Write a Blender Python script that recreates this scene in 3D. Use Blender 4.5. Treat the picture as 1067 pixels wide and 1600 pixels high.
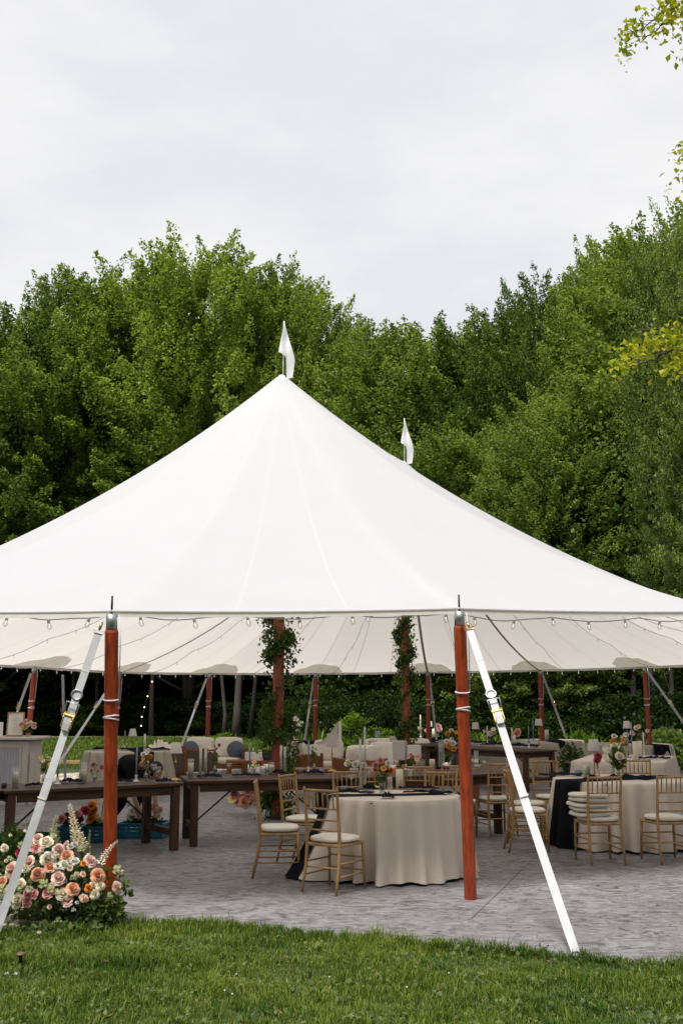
import bpy, math, random
import numpy as np
from mathutils import Vector, Matrix, noise

random.seed(7)
RNG = np.random.default_rng(11)
for o in list(bpy.data.objects):
    bpy.data.objects.remove(o)
scene = bpy.context.scene
COL = scene.collection
pi = math.pi

# ------------------------------------------------------------------ camera
F = 1650.0            # focal length in photograph pixels (photo is 1067 x 1600)
HZ = 1095.0           # horizon row
CH = 1.70             # eye height
TH = math.atan((HZ - 800.0) / F)
cam_d = bpy.data.cameras.new('camera')
cam = bpy.data.objects.new('camera', cam_d)
COL.objects.link(cam)
cam.location = (0, 0, CH)
cam.rotation_euler = (pi / 2 + TH, 0, 0)
cam_d.sensor_fit = 'VERTICAL'
cam_d.sensor_height = 36
cam_d.sensor_width = 36
cam_d.lens = F / 1600 * 36
cam_d.clip_end = 3000
cam_d.clip_start = 0.05
scene.camera = cam

# ------------------------------------------------------------------ sky and sun
SUN_EL, SUN_AZ = math.radians(58), math.radians(205)   # azimuth of the sun clockwise from +Y
world = bpy.data.worlds.new('World')
scene.world = world
world.use_nodes = True
nt = world.node_tree
nt.nodes.clear()
N = nt.nodes.new
out = N('ShaderNodeOutputWorld')
bg = N('ShaderNodeBackground')
sky = N('ShaderNodeTexSky')
sky.sky_type = 'NISHITA'
sky.sun_disc = False
sky.sun_elevation = SUN_EL
sky.sun_rotation = SUN_AZ
tc = N('ShaderNodeTexCoord')
mp = N('ShaderNodeMapping')
mp.inputs['Scale'].default_value = (1.3, 1.3, 3.4)
n1 = N('ShaderNodeTexNoise')
n1.inputs['Scale'].default_value = 2.3
n1.inputs['Detail'].default_value = 7
n1.inputs['Roughness'].default_value = 0.55
ramp = N('ShaderNodeValToRGB')
e = ramp.color_ramp.elements
e[0].position = 0.36
e[0].color = (7.75, 7.8, 8.3, 1)
e[1].position = 0.60
e[1].color = (9.15, 9.1, 9.0, 1)
mix = N('ShaderNodeMix')
mix.data_type = 'RGBA'
mix.inputs[0].default_value = 0.97
L = nt.links.new
L(tc.outputs['Generated'], mp.inputs['Vector'])
L(mp.outputs['Vector'], n1.inputs['Vector'])
L(n1.outputs['Fac'], ramp.inputs['Fac'])
L(sky.outputs['Color'], mix.inputs[6])
L(ramp.outputs['Color'], mix.inputs[7])
L(mix.outputs[2], bg.inputs['Color'])
bg.inputs['Strength'].default_value = 0.061
L(bg.outputs['Background'], out.inputs['Surface'])

sun_d = bpy.data.lights.new('sun', 'SUN')
sun_d.energy = 2.8
sun_d.angle = math.radians(13)
sun_d.color = (1.0, 0.965, 0.92)
sun = bpy.data.objects.new('sun', sun_d)
COL.objects.link(sun)
sd = Vector((math.sin(SUN_AZ) * math.cos(SUN_EL), math.cos(SUN_AZ) * math.cos(SUN_EL), math.sin(SUN_EL)))
sun.rotation_euler = (-sd).to_track_quat('-Z', 'Y').to_euler()
sun.location = (0, 0, 60)

scene.view_settings.view_transform = 'Standard'
scene.view_settings.look = 'None'
scene.view_settings.exposure = 0.8
scene.view_settings.gamma = 1
scene.view_settings.use_curve_mapping = False
scene.cycles.max_bounces = 8
scene.cycles.diffuse_bounces = 4
scene.cycles.transparent_max_bounces = 12

# ------------------------------------------------------------------ helpers
def ray(px, py):
    x = (px - 533.5) / F
    y = (800.0 - py) / F
    return Vector((x, math.cos(TH) - y * math.sin(TH), math.sin(TH) + y * math.cos(TH)))

def gp(px, py, z=0.0):
    """point of the horizontal plane at height z seen at a photograph pixel"""
    d = ray(px, py)
    t = (z - CH) / d.z
    return Vector((d.x * t, d.y * t, z))

def at(px, py, Y):
    d = ray(px, py)
    t = Y / d.y
    return Vector((d.x * t, Y, CH + d.z * t))

class MB:
    """collects simple shapes into one mesh"""
    def __init__(s):
        s.v, s.f = [], []
    def add(s, vs, fs):
        b = len(s.v)
        s.v += [tuple(p) for p in vs]
        s.f += [tuple(i + b for i in f) for f in fs]
        return s
    def box(s, c, d, rz=0.0, taper=1.0, M=None):
        x, y, z = d[0] / 2, d[1] / 2, d[2] / 2
        k = taper
        vs = [(-x * k, -y * k, -z), (x * k, -y * k, -z), (x * k, y * k, -z), (-x * k, y * k, -z),
              (-x, -y, z), (x, -y, z), (x, y, z), (-x, y, z)]
        R = M if M is not None else Matrix.Rotation(rz, 3, 'Z')
        vs = [R @ Vector(p) + Vector(c) for p in vs]
        return s.add(vs, [(0, 3, 2, 1), (4, 5, 6, 7), (0, 1, 5, 4), (1, 2, 6, 5), (2, 3, 7, 6), (3, 0, 4, 7)])
    def bbox(s, c, d, b=0.006, rz=0.0):
        """box with chamfered edges"""
        x, y, z = d[0] / 2, d[1] / 2, d[2] / 2
        b = min(b, x * .45, y * .45, z * .45)
        prof = [(x - b, y - b, -z), (x, y, -z + b), (x, y, z - b), (x - b, y - b, z)]
        R = Matrix.Rotation(rz, 3, 'Z')
        vs = []
        for (a, bb, zz) in prof:
            a2 = min(a, x)
            c_ = b if a2 == x else b * .6
            for (sx, sy) in ((-1, -1), (1, -1), (1, 1), (-1, 1)):
                p1 = (sx * a2, sy * (bb - c_), zz)
                p2 = (sx * (a2 - c_), sy * bb, zz)
                for p in ((p1, p2) if sx * sy < 0 or True else (p2, p1)):
                    vs.append(p)
        # order each ring by angle
        o = []
        for r in range(4):
            ring = vs[r * 8:r * 8 + 8]
            ring = sorted(ring, key=lambda p: math.atan2(p[1] / y, p[0] / x))
            o += ring
        vs = [R @ Vector(p) + Vector(c) for p in o]
        fs = [tuple(reversed(range(8))), tuple(range(24, 32))]
        for r in range(3):
            for i in range(8):
                j = (i + 1) % 8
                fs.append((r * 8 + i, r * 8 + j, r * 8 + 8 + j, r * 8 + 8 + i))
        return s.add(vs, fs)
    def tube(s, pts, rad, n=8, cap=True, closed=False):
        pts = [Vector(p) for p in pts]
        m = len(pts)
        if not hasattr(rad, '__len__'):
            rad = [rad] * m
        base = len(s.v)
        up = Vector((0, 0, 1))
        prev = None
        for i, p in enumerate(pts):
            if closed:
                t = pts[(i + 1) % m] - pts[i - 1]
            elif i == 0:
                t = pts[1] - p
            elif i == m - 1:
                t = p - pts[i - 1]
            else:
                t = pts[i + 1] - pts[i - 1]
            t.normalize()
            if prev is None:
                a = t.cross(up if abs(t.z) < .9 else Vector((1, 0, 0)))
            else:
                a = prev - t * prev.dot(t)
            a.normalize()
            prev = a
            b = t.cross(a)
            for k in range(n):
                w = 2 * pi * k / n
                s.v.append(tuple(p + a * math.cos(w) * rad[i] + b * math.sin(w) * rad[i]))
        rng = range(m) if closed else range(m - 1)
        for i in rng:
            i2 = (i + 1) % m
            for k in range(n):
                k2 = (k + 1) % n
                s.f.append((base + i * n + k, base + i * n + k2, base + i2 * n + k2, base + i2 * n + k))
        if cap and not closed:
            s.f.append(tuple(base + k for k in reversed(range(n))))
            s.f.append(tuple(base + (m - 1) * n + k for k in range(n)))
        return s
    def lathe(s, prof, c=(0, 0, 0), n=16, sx=1, sy=1):
        base = len(s.v)
        for (r, z) in prof:
            for k in range(n):
                w = 2 * pi * k / n
                s.v.append((c[0] + r * math.cos(w) * sx, c[1] + r * math.sin(w) * sy, c[2] + z))
        for i in range(len(prof) - 1):
            for k in range(n):
                k2 = (k + 1) % n
                s.f.append((base + i * n + k, base + i * n + k2, base + (i + 1) * n + k2, base + (i + 1) * n + k))
        if prof[0][0] > 1e-5:
            s.f.append(tuple(base + k for k in reversed(range(n))))
        if prof[-1][0] > 1e-5:
            s.f.append(tuple(base + (len(prof) - 1) * n + k for k in range(n)))
        return s
    def ball(s, c, r, n=10, m=6):
        if not hasattr(r, '__len__'):
            r = (r, r, r)
        prof = [(max(math.sin(pi * i / m), 1e-6), -math.cos(pi * i / m)) for i in range(m + 1)]
        base = len(s.v)
        s.lathe(prof, (0, 0, 0), n)
        for i in range(base, len(s.v)):
            p = s.v[i]
            s.v[i] = (c[0] + p[0] * r[0], c[1] + p[1] * r[1], c[2] + p[2] * r[2])
        return s
    def grid(s, fn, nu, nv, closed_u=False):
        base = len(s.v)
        for j in range(nv + 1):
            for i in range(nu if closed_u else nu + 1):
                s.v.append(tuple(fn(i / nu, j / nv)))
        w = nu if closed_u else nu + 1
        for j in range(nv):
            for i in range(nu):
                i2 = (i + 1) % w if closed_u else i + 1
                s.f.append((base + j * w + i, base + j * w + i2, base + (j + 1) * w + i2, base + (j + 1) * w + i))
        return s
    def mesh(s, name, mats, smooth=False):
        me = bpy.data.meshes.new(name)
        me.from_pydata(s.v, [], s.f)
        for m in (mats if isinstance(mats, (list, tuple)) else [mats]):
            me.materials.append(m)
        if smooth:
            me.polygons.foreach_set('use_smooth', [True] * len(me.polygons))
        me.update()
        return me
    def build(s, name, mats, parent=None, smooth=False, **kw):
        return link(name, s.mesh(name, mats, smooth), parent, **kw)

def link(name, me, parent=None, loc=None, rot=None, scale=None, label=None, cat=None, group=None, kind=None):
    o = bpy.data.objects.new(name, me)
    COL.objects.link(o)
    if parent is not None:
        o.parent = parent
    if loc is not None:
        o.location = loc
    if rot is not None:
        o.rotation_euler = rot if hasattr(rot, '__len__') else (0, 0, rot)
    if scale is not None:
        o.scale = scale if hasattr(scale, '__len__') else (scale,) * 3
    for k, v in (('label', label), ('category', cat), ('group', group), ('kind', kind)):
        if v:
            o[k] = v
    return o

def thing(name, label, cat, loc=(0, 0, 0), rz=0.0, group=None, scale=None):
    return link(name, None, None, loc, rz, scale, label, cat, group)

def np_mesh(name, V, Q, mat, smooth=False):
    """V: (n,3) array, Q: (m,k) index array"""
    me = bpy.data.meshes.new(name)
    m, k = Q.shape
    me.vertices.add(len(V))
    me.vertices.foreach_set('co', np.asarray(V, dtype=np.float32).ravel())
    me.loops.add(m * k)
    me.loops.foreach_set('vertex_index', Q.astype(np.int32).ravel())
    me.polygons.add(m)
    me.polygons.foreach_set('loop_start', np.arange(0, m * k, k, dtype=np.int32))
    me.polygons.foreach_set('loop_total', np.full(m, k, dtype=np.int32))
    if smooth:
        me.polygons.foreach_set('use_smooth', np.ones(m, dtype=bool))
    me.materials.append(mat)
    me.update()
    me.validate()
    return me

CHILDREN = {}
def copy_tree(root, loc, rz=None, label=None, group=None, scale=None):
    r = root.copy()
    COL.objects.link(r)
    r.location = loc
    if rz is not None:
        r.rotation_euler = (0, 0, rz)
    if scale is not None:
        r.scale = scale if hasattr(scale, '__len__') else (scale,) * 3
    if label:
        r['label'] = label
    if group:
        r['group'] = group
    for ch in root.children:
        c = ch.copy()
        COL.objects.link(c)
        c.parent = r
        for g in ch.children:
            d = g.copy()
            COL.objects.link(d)
            d.parent = c
    return r

# ------------------------------------------------------------------ materials
def mat(name, col, rough=0.6, var=0.15, vscale=8.0, bump=0.0, bscale=60.0, metal=0.0, spec=0.5,
        stretch=(1, 1, 1), island=0.0, trans=0.0, transcol=None, coords='Object', col2=None, sheen=0.0):
    m = bpy.data.materials.new(name)
    m.use_nodes = True
    t = m.node_tree
    t.nodes.clear()
    A = t.nodes.new
    K = t.links.new
    o = A('ShaderNodeOutputMaterial')
    b = A('ShaderNodeBsdfPrincipled')
    b.inputs['Roughness'].default_value = rough
    b.inputs['Metallic'].default_value = metal
    b.inputs['Specular IOR Level'].default_value = spec
    if sheen:
        b.inputs['Sheen Weight'].default_value = sheen
    c = A('ShaderNodeTexCoord')
    mpn = A('ShaderNodeMapping')
    mpn.inputs['Scale'].default_value = stretch
    K(c.outputs[coords], mpn.inputs['Vector'])
    nz = A('ShaderNodeTexNoise')
    nz.inputs['Scale'].default_value = vscale
    nz.inputs['Detail'].default_value = 5
    K(mpn.outputs['Vector'], nz.inputs['Vector'])
    r = A('ShaderNodeValToRGB')
    c2 = col2 if col2 else tuple(min(1, x * (1 + var)) for x in col)
    c1 = col if col2 else tuple(x * (1 - var) for x in col)
    r.color_ramp.elements[0].position = .32
    r.color_ramp.elements[1].position = .68
    r.color_ramp.elements[0].color = (*c1, 1)
    r.color_ramp.elements[1].color = (*c2, 1)
    K(nz.outputs['Fac'], r.inputs['Fac'])
    colsock = r.outputs['Color']
    if island:
        gi = A('ShaderNodeNewGeometry')
        mr = A('ShaderNodeMapRange')
        mr.inputs['To Min'].default_value = 1 - island
        mr.inputs['To Max'].default_value = 1 + island
        K(gi.outputs['Random Per Island'], mr.inputs['Value'])
        mm = A('ShaderNodeVectorMath')
        mm.operation = 'SCALE'
        K(colsock, mm.inputs[0])
        K(mr.outputs['Result'], mm.inputs['Scale'])
        colsock = mm.outputs['Vector']
    K(colsock, b.inputs['Base Color'])
    if bump:
        nb = A('ShaderNodeTexNoise')
        nb.inputs['Scale'].default_value = bscale
        nb.inputs['Detail'].default_value = 4
        K(mpn.outputs['Vector'], nb.inputs['Vector'])
        bp = A('ShaderNodeBump')
        bp.inputs['Strength'].default_value = min(1, bump)
        bp.inputs['Distance'].default_value = 0.01 * max(1, bump)
        K(nb.outputs['Fac'], bp.inputs['Height'])
        K(bp.outputs['Normal'], b.inputs['Normal'])
    if trans:
        tr = A('ShaderNodeBsdfTranslucent')
        if transcol:
            tr.inputs['Color'].default_value = (*transcol, 1)
        else:
            K(colsock, tr.inputs['Color'])
        ms = A('ShaderNodeMixShader')
        ms.inputs[0].default_value = trans
        K(b.outputs[0], ms.inputs[1])
        K(tr.outputs[0], ms.inputs[2])
        K(ms.outputs[0], o.inputs['Surface'])
    else:
        K(b.outputs[0], o.inputs['Surface'])
    return m

def thin_glass(name, tint=(0.95, 0.97, 0.96), refl=0.12):
    m = bpy.data.materials.new(name)
    m.use_nodes = True
    t = m.node_tree
    t.nodes.clear()
    o = t.nodes.new('ShaderNodeOutputMaterial')
    a = t.nodes.new('ShaderNodeBsdfTransparent')
    a.inputs['Color'].default_value = (*tint, 1)
    g = t.nodes.new('ShaderNodeBsdfGlossy')
    g.inputs['Roughness'].default_value = 0.03
    fr = t.nodes.new('ShaderNodeMath')
    fr.operation = 'POWER'
    fr.inputs[1].default_value = 3.0
    lw = t.nodes.new('ShaderNodeLayerWeight')
    lw.inputs['Blend'].default_value = .35
    t.links.new(lw.outputs['Facing'], fr.inputs[0])
    ad = t.nodes.new('ShaderNodeMath')
    ad.operation = 'MULTIPLY_ADD'
    ad.use_clamp = True
    ad.inputs[1].default_value = .30
    ad.inputs[2].default_value = refl * .4
    ms = t.nodes.new('ShaderNodeMixShader')
    t.links.new(fr.outputs[0], ad.inputs[0])
    t.links.new(ad.outputs[0], ms.inputs[0])
    t.links.new(a.outputs[0], ms.inputs[1])
    t.links.new(g.outputs[0], ms.inputs[2])
    t.links.new(ms.outputs[0], o.inputs['Surface'])
    return m

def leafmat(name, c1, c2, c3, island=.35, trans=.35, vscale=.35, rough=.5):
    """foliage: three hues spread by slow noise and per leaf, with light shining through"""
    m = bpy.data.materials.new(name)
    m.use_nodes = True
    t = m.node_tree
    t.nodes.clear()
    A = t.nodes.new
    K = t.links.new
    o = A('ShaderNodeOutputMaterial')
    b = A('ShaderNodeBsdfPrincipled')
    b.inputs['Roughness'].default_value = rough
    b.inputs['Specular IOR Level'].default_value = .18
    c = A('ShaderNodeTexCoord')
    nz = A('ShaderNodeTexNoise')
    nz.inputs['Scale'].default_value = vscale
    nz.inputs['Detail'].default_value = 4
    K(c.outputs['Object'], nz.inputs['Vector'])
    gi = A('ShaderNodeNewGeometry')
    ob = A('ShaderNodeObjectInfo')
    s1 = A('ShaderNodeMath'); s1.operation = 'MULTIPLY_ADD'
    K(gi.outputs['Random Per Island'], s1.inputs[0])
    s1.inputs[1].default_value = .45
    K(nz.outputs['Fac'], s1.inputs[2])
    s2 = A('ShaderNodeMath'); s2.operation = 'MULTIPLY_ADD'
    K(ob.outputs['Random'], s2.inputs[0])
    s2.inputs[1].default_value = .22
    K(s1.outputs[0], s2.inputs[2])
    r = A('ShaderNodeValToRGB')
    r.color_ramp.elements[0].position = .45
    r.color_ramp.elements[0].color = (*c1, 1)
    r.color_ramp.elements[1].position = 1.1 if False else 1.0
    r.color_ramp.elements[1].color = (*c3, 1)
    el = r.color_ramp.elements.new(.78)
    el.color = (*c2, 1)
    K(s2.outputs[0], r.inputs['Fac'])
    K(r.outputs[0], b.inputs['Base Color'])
    tr = A('ShaderNodeBsdfTranslucent')
    gm = A('ShaderNodeMix'); gm.data_type = 'RGBA'; gm.blend_type = 'MULTIPLY'
    gm.inputs[0].default_value = 1
    gm.inputs[7].default_value = (1.25, 1.35, .55, 1)
    K(r.outputs[0], gm.inputs[6])
    K(gm.outputs[2], tr.inputs['Color'])
    ms = A('ShaderNodeMixShader')
    ms.inputs[0].default_value = trans
    K(b.outputs[0], ms.inputs[1])
    K(tr.outputs[0], ms.inputs[2])
    K(ms.outputs[0], o.inputs['Surface'])
    return m

def concrete_mat():
    m = bpy.data.materials.new('stamped_concrete')
    m.use_nodes = True
    t = m.node_tree
    t.nodes.clear()
    A = t.nodes.new
    K = t.links.new
    o = A('ShaderNodeOutputMaterial')
    b = A('ShaderNodeBsdfPrincipled')
    c = A('ShaderNodeTexCoord')
    def noi(scale, det, st=(1, 1, 1), dist=0.0, rough=.55):
        mp_ = A('ShaderNodeMapping'); mp_.inputs['Scale'].default_value = st
        K(c.outputs['Object'], mp_.inputs['Vector'])
        n_ = A('ShaderNodeTexNoise')
        n_.inputs['Scale'].default_value = scale
        n_.inputs['Detail'].default_value = det
        n_.inputs['Distortion'].default_value = dist
        n_.inputs['Roughness'].default_value = rough
        K(mp_.outputs[0], n_.inputs['Vector'])
        return n_.outputs['Fac']
    big = noi(.55, 4)
    streak = noi(4.2, 10, (.85, 1.45, 1), 2.2, .70)
    fine = noi(38, 6, (1, 1, 1), .4, .7)
    r1 = A('ShaderNodeValToRGB')
    r1.color_ramp.elements[0].position = .385
    r1.color_ramp.elements[0].color = (.085, .081, .087, 1)
    r1.color_ramp.elements[1].position = .60
    r1.color_ramp.elements[1].color = (.31, .305, .325, 1)
    x = r1.color_ramp.elements.new(.46)
    x.color = (.20, .193, .20, 1)
    K(streak, r1.inputs['Fac'])
    r2 = A('ShaderNodeValToRGB')
    r2.color_ramp.elements[0].position = .3
    r2.color_ramp.elements[0].color = (.74, .70, .66, 1)
    r2.color_ramp.elements[1].position = .72
    r2.color_ramp.elements[1].color = (1.06, 1.06, 1.08, 1)
    K(big, r2.inputs['Fac'])
    mu = A('ShaderNodeMix'); mu.data_type = 'RGBA'; mu.blend_type = 'MULTIPLY'; mu.inputs[0].default_value = 1
    K(r1.outputs[0], mu.inputs[6]); K(r2.outputs[0], mu.inputs[7])
    r3 = A('ShaderNodeValToRGB')
    r3.color_ramp.elements[0].position = .3
    r3.color_ramp.elements[0].color = (.8, .8, .8, 1)
    r3.color_ramp.elements[1].position = .7
    r3.color_ramp.elements[1].color = (1.12, 1.12, 1.12, 1)
    K(fine, r3.inputs['Fac'])
    m2 = A('ShaderNodeMix'); m2.data_type = 'RGBA'; m2.blend_type = 'MULTIPLY'; m2.inputs[0].default_value = 1
    K(mu.outputs[2], m2.inputs[6]); K(r3.outputs[0], m2.inputs[7])
    # wandering cracks pressed by the stamp
    vo = A('ShaderNodeTexVoronoi'); vo.feature = 'DISTANCE_TO_EDGE'; vo.inputs['Scale'].default_value = 1.5
    wn = A('ShaderNodeTexNoise'); wn.inputs['Scale'].default_value = 3.0; wn.inputs['Detail'].default_value = 5
    K(c.outputs['Object'], wn.inputs['Vector'])
    ws = A('ShaderNodeVectorMath'); ws.operation = 'MULTIPLY_ADD'
    K(wn.outputs['Color'], ws.inputs[0]); ws.inputs[1].default_value = (.9, .9, .9); K(c.outputs['Object'], ws.inputs[2])
    K(ws.outputs[0], vo.inputs['Vector'])
    r4 = A('ShaderNodeValToRGB')
    r4.color_ramp.elements[0].position = .0
    r4.color_ramp.elements[0].color = (.62, .6, .6, 1)
    r4.color_ramp.elements[1].position = .022
    r4.color_ramp.elements[1].color = (1, 1, 1, 1)
    K(vo.outputs['Distance'], r4.inputs['Fac'])
    m3 = A('ShaderNodeMix'); m3.data_type = 'RGBA'; m3.blend_type = 'MULTIPLY'; m3.inputs[0].default_value = 1
    K(m2.outputs[2], m3.inputs[6]); K(r4.outputs[0], m3.inputs[7])
    K(m3.outputs[2], b.inputs['Base Color'])
    b.inputs['Roughness'].default_value = .52
    b.inputs['Specular IOR Level'].default_value = .35
    h = A('ShaderNodeMath'); h.operation = 'MULTIPLY_ADD'
    K(streak, h.inputs[0]); h.inputs[1].default_value = 2.0; K(fine, h.inputs[2])
    bp = A('ShaderNodeBump'); bp.inputs['Strength'].default_value = .7; bp.inputs['Distance'].default_value = .022
    K(h.outputs[0], bp.inputs['Height'])
    K(bp.outputs[0], b.inputs['Normal'])
    K(b.outputs[0], o.inputs['Surface'])
    return m

M = {}
M['concrete'] = concrete_mat()
M['joint'] = mat('joint_sand', (.10, .095, .09), .9)
M['soil'] = mat('forest_floor', (.035, .03, .018), .95, .4, 1.2, bump=1, bscale=14, col2=(.05, .055, .02))
M['lawn'] = mat('lawn_base', (.022, .045, .008), .9, .3, 1.2, bump=1.5, bscale=45, col2=(.045, .08, .014))
M['path'] = mat('path_gravel', (.34, .31, .27), .9, .15, 5, bump=.5)
M['pebble'] = mat('pebble', (.36, .31, .25), .75, .35, 9, island=.4, bump=.3)
M['canvas'] = mat('sail_canvas', (.69, .705, .735), .8, .012, 1.5, bump=.05, bscale=35, spec=.2, trans=.44, transcol=(.96, .90, .84))
M['hem'] = mat('canvas_hem', (.72, .69, .64), .8, .04, 6, bump=.1, trans=.15)
M['patch'] = mat('canvas_patch', (.84, .81, .75), .8, .04, 6, bump=.1, trans=.45)
M['seam'] = mat('seam_tape', (.58, .55, .50), .8, .05, 20)
M['webbing'] = mat('white_webbing', (.52, .52, .53), .6, .03, 30, bump=.35, bscale=220, stretch=(1, 1, .35))
M['webbeige'] = mat('beige_webbing', (.50, .46, .38), .7, .06, 30, bump=.2, bscale=200)
M['flag'] = mat('flag_cloth', (.80, .80, .80), .7, .02, 5, trans=.3)
M['polewood'] = mat('red_stained_wood', (.185, .025, .007), .42, .3, 2.2, bump=.2, bscale=16, spec=.35, stretch=(13, 13, .5), col2=(.37, .060, .015))
M['polewood_dark'] = mat('brown_red_stained_wood', (.22, .034, .012), .45, .3, 2.2, bump=.12, bscale=30, stretch=(9, 9, .6))
M['steel'] = mat('galvanised_steel', (.42, .44, .45), .38, .12, 25, metal=.9)
M['brass'] = mat('brass', (.55, .38, .12), .3, .1, 20, metal=.95)
M['zinc'] = mat('yellow_zinc', (.62, .45, .16), .35, .25, 25, metal=.85)
M['dark'] = mat('dark_metal', (.03, .03, .032), .45, .1, 20, metal=.4)
M['whitemetal'] = mat('white_coated_metal', (.72, .71, .69), .4, .05, 20)
M['rope'] = mat('white_rope', (.70, .68, .72), .8, .06, 50, bump=.4, bscale=300)
M['gold'] = mat('gold_painted_wood', (.33, .20, .078), .5, .25, 14, bump=.08, bscale=60, metal=.15, stretch=(1, 1, .5))
M['cushion'] = mat('ivory_fabric', (.66, .61, .52), .85, .05, 6, bump=.2, bscale=200, sheen=.2)
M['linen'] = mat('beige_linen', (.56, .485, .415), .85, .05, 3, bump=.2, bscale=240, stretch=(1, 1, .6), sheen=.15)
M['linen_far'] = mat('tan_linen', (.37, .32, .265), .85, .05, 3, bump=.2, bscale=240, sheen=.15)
M['black_cloth'] = mat('black_cloth', (.006, .007, .010), .95, .2, 6, bump=.2, bscale=200, spec=.12)
M['napkin'] = mat('navy_napkin', (.007, .010, .023), .9, .25, 9, bump=.2, bscale=160, spec=.15)
M['walnut'] = mat('dark_stained_wood', (.050, .026, .015), .55, .4, 2.5, spec=.2, bump=.2, bscale=22, stretch=(1.2, 14, 14))
M['walnut_leg'] = mat('dark_stained_leg', (.062, .031, .018), .6, .4, 2.5, spec=.2, bump=.2, bscale=22, stretch=(14, 14, 1.2))
M['acacia'] = mat('orange_brown_wood', (.17, .058, .020), .5, .3, 3, spec=.25, bump=.15, bscale=25, stretch=(1.5, 10, 10))
M['wicker'] = mat('dark_wicker', (.085, .06, .045), .7, .4, 90, bump=1, bscale=120)
M['sofa_cloth'] = mat('cream_upholstery', (.68, .62, .52), .85, .04, 4, bump=.25, bscale=150)
M['blue_pillow'] = mat('slate_blue_fabric', (.075, .095, .125), .8, .1, 8, bump=.2, bscale=150)
M['shade'] = mat('lampshade_fabric', (.60, .56, .52), .8, .04, 8, bump=.15, bscale=220, trans=.25)
M['candle'] = mat('ivory_wax', (.66, .61, .50), .45, .04, 10)
M['taper_blue'] = mat('dusty_blue_wax', (.19, .22, .29), .45, .06, 12)
M['glass'] = thin_glass('clear_glass', (.93, .95, .94), .22)
M['bulbglass'] = thin_glass('bulb_glass', (.90, .90, .89), .3)
M['ceramic'] = mat('white_ceramic', (.62, .60, .57), .3, .05, 20)
M['paper'] = mat('paper', (.66, .63, .58), .7, .03, 20)
M['barpaint'] = mat('warm_white_paint', (.46, .42, .38), .5, .06, 3, bump=.08)
M['barbead'] = mat('grey_lilac_beadboard', (.35, .34, .38), .55, .06, 3)
M['blue_plastic'] = mat('blue_plastic', (.006, .13, .22), .35, .15, 8)
M['green_plastic'] = mat('green_plastic', (.008, .07, .035), .4, .15, 8)
M['skin'] = mat('skin', (.36, .20, .14), .5, .06, 12)
M["hair"] = mat("brown_hair", (.022, .012, .007), .7, .3, 40, stretch=(1, 1, .2), bump=.4, bscale=120, spec=.15)
M['black_wear'] = mat('black_clothing', (.006, .006, .007), .95, .2, 12, spec=.08, bump=.3, bscale=60)
M['socket'] = mat('bulb_socket', (.55, .54, .52), .5, .05, 20)
M['cable'] = mat('cable_rubber', (.26, .25, .24), .7, .05, 20)
M['bark'] = mat('bark', (.045, .036, .027), .9, .4, 3, bump=2, bscale=9, stretch=(4, 4, .7))
M['bark_light'] = mat('grey_bark', (.055, .046, .038), .9, .3, 3, bump=1.2, bscale=14, stretch=(4, 4, .7))
M['leaf_maple'] = leafmat('maple_leaves', (.036, .074, .018), (.128, .195, .042), (.275, .335, .075), trans=.42)
M['leaf_forest'] = leafmat('forest_leaves', (.028, .058, .016), (.094, .152, .036), (.20, .26, .06), trans=.42)
M['leaf_soft'] = leafmat('soft_green_leaves', (.038, .072, .022), (.115, .172, .046), (.23, .285, .075), trans=.42)
M['leaf_yellow'] = leafmat('yellow_green_leaves', (.15, .21, .018), (.28, .32, .022), (.42, .38, .03), trans=.4, vscale=1.5)
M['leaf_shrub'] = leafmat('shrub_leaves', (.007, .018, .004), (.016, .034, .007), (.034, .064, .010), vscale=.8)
M['leaf_bright'] = leafmat('bright_fern_leaves', (.03, .07, .008), (.075, .145, .012), (.15, .23, .018), vscale=2)
M['leaf_vine'] = leafmat('vine_leaves', (.014, .032, .008), (.03, .062, .012), (.065, .11, .02), vscale=3)
M['leaf_bouquet'] = leafmat('bouquet_leaves', (.035, .062, .022), (.075, .115, .035), (.16, .20, .07), vscale=8)
M['grass'] = leafmat('grass_blades', (.022, .056, .006), (.060, .120, .011), (.17, .205, .03), vscale=1.0, trans=.3)
M['grass_tuft'] = leafmat('grass_tuft_blades', (.024, .058, .006), (.052, .105, .009), (.13, .18, .024), vscale=1.3, trans=.3)
M['straw'] = mat('dry_straw', (.24, .21, .09), .8, .25, 12)
M['dryleaf'] = mat('dry_leaf', (.19, .085, .035), .7, .3, 20)
def petal(n, c, c2=None):
    return mat(n, c, .7, .12, 40, trans=.3, island=.12, col2=c2, spec=.15)
M['p_peach'] = petal('peach_petals', (.78, .38, .22), (.84, .54, .38))
M['p_blush'] = petal('blush_petals', (.78, .50, .43), (.84, .66, .58))
M['p_cream'] = petal('cream_petals', (.78, .71, .52), (.84, .79, .65))
M['p_pink'] = petal('dusty_pink_petals', (.62, .24, .26), (.72, .38, .37))
M['p_orange'] = petal('orange_petals', (.68, .23, .03), (.74, .33, .06))
M['p_magenta'] = petal('magenta_petals', (.42, .035, .09), (.50, .09, .13))
M['p_burgundy'] = petal('burgundy_petals', (.14, .02, .035), (.2, .05, .06))
M['p_yellow'] = petal('yellow_petals', (.66, .50, .16), (.72, .60, .28))
M['p_white'] = petal('white_petals', (.68, .67, .60), (.76, .75, .70))
M['p_green'] = petal('pale_green_florets', (.34, .42, .18), (.48, .52, .28))
M['water'] = thin_glass('water', (.80, .86, .80), .1)
def emitter(name, col, s):
    m = bpy.data.materials.new(name)
    m.use_nodes = True
    b = m.node_tree.nodes['Principled BSDF']
    b.inputs['Base Color'].default_value = (*col, 1)
    b.inputs['Emission Color'].default_value = (*col, 1)
    b.inputs['Emission Strength'].default_value = s
    return m
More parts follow.
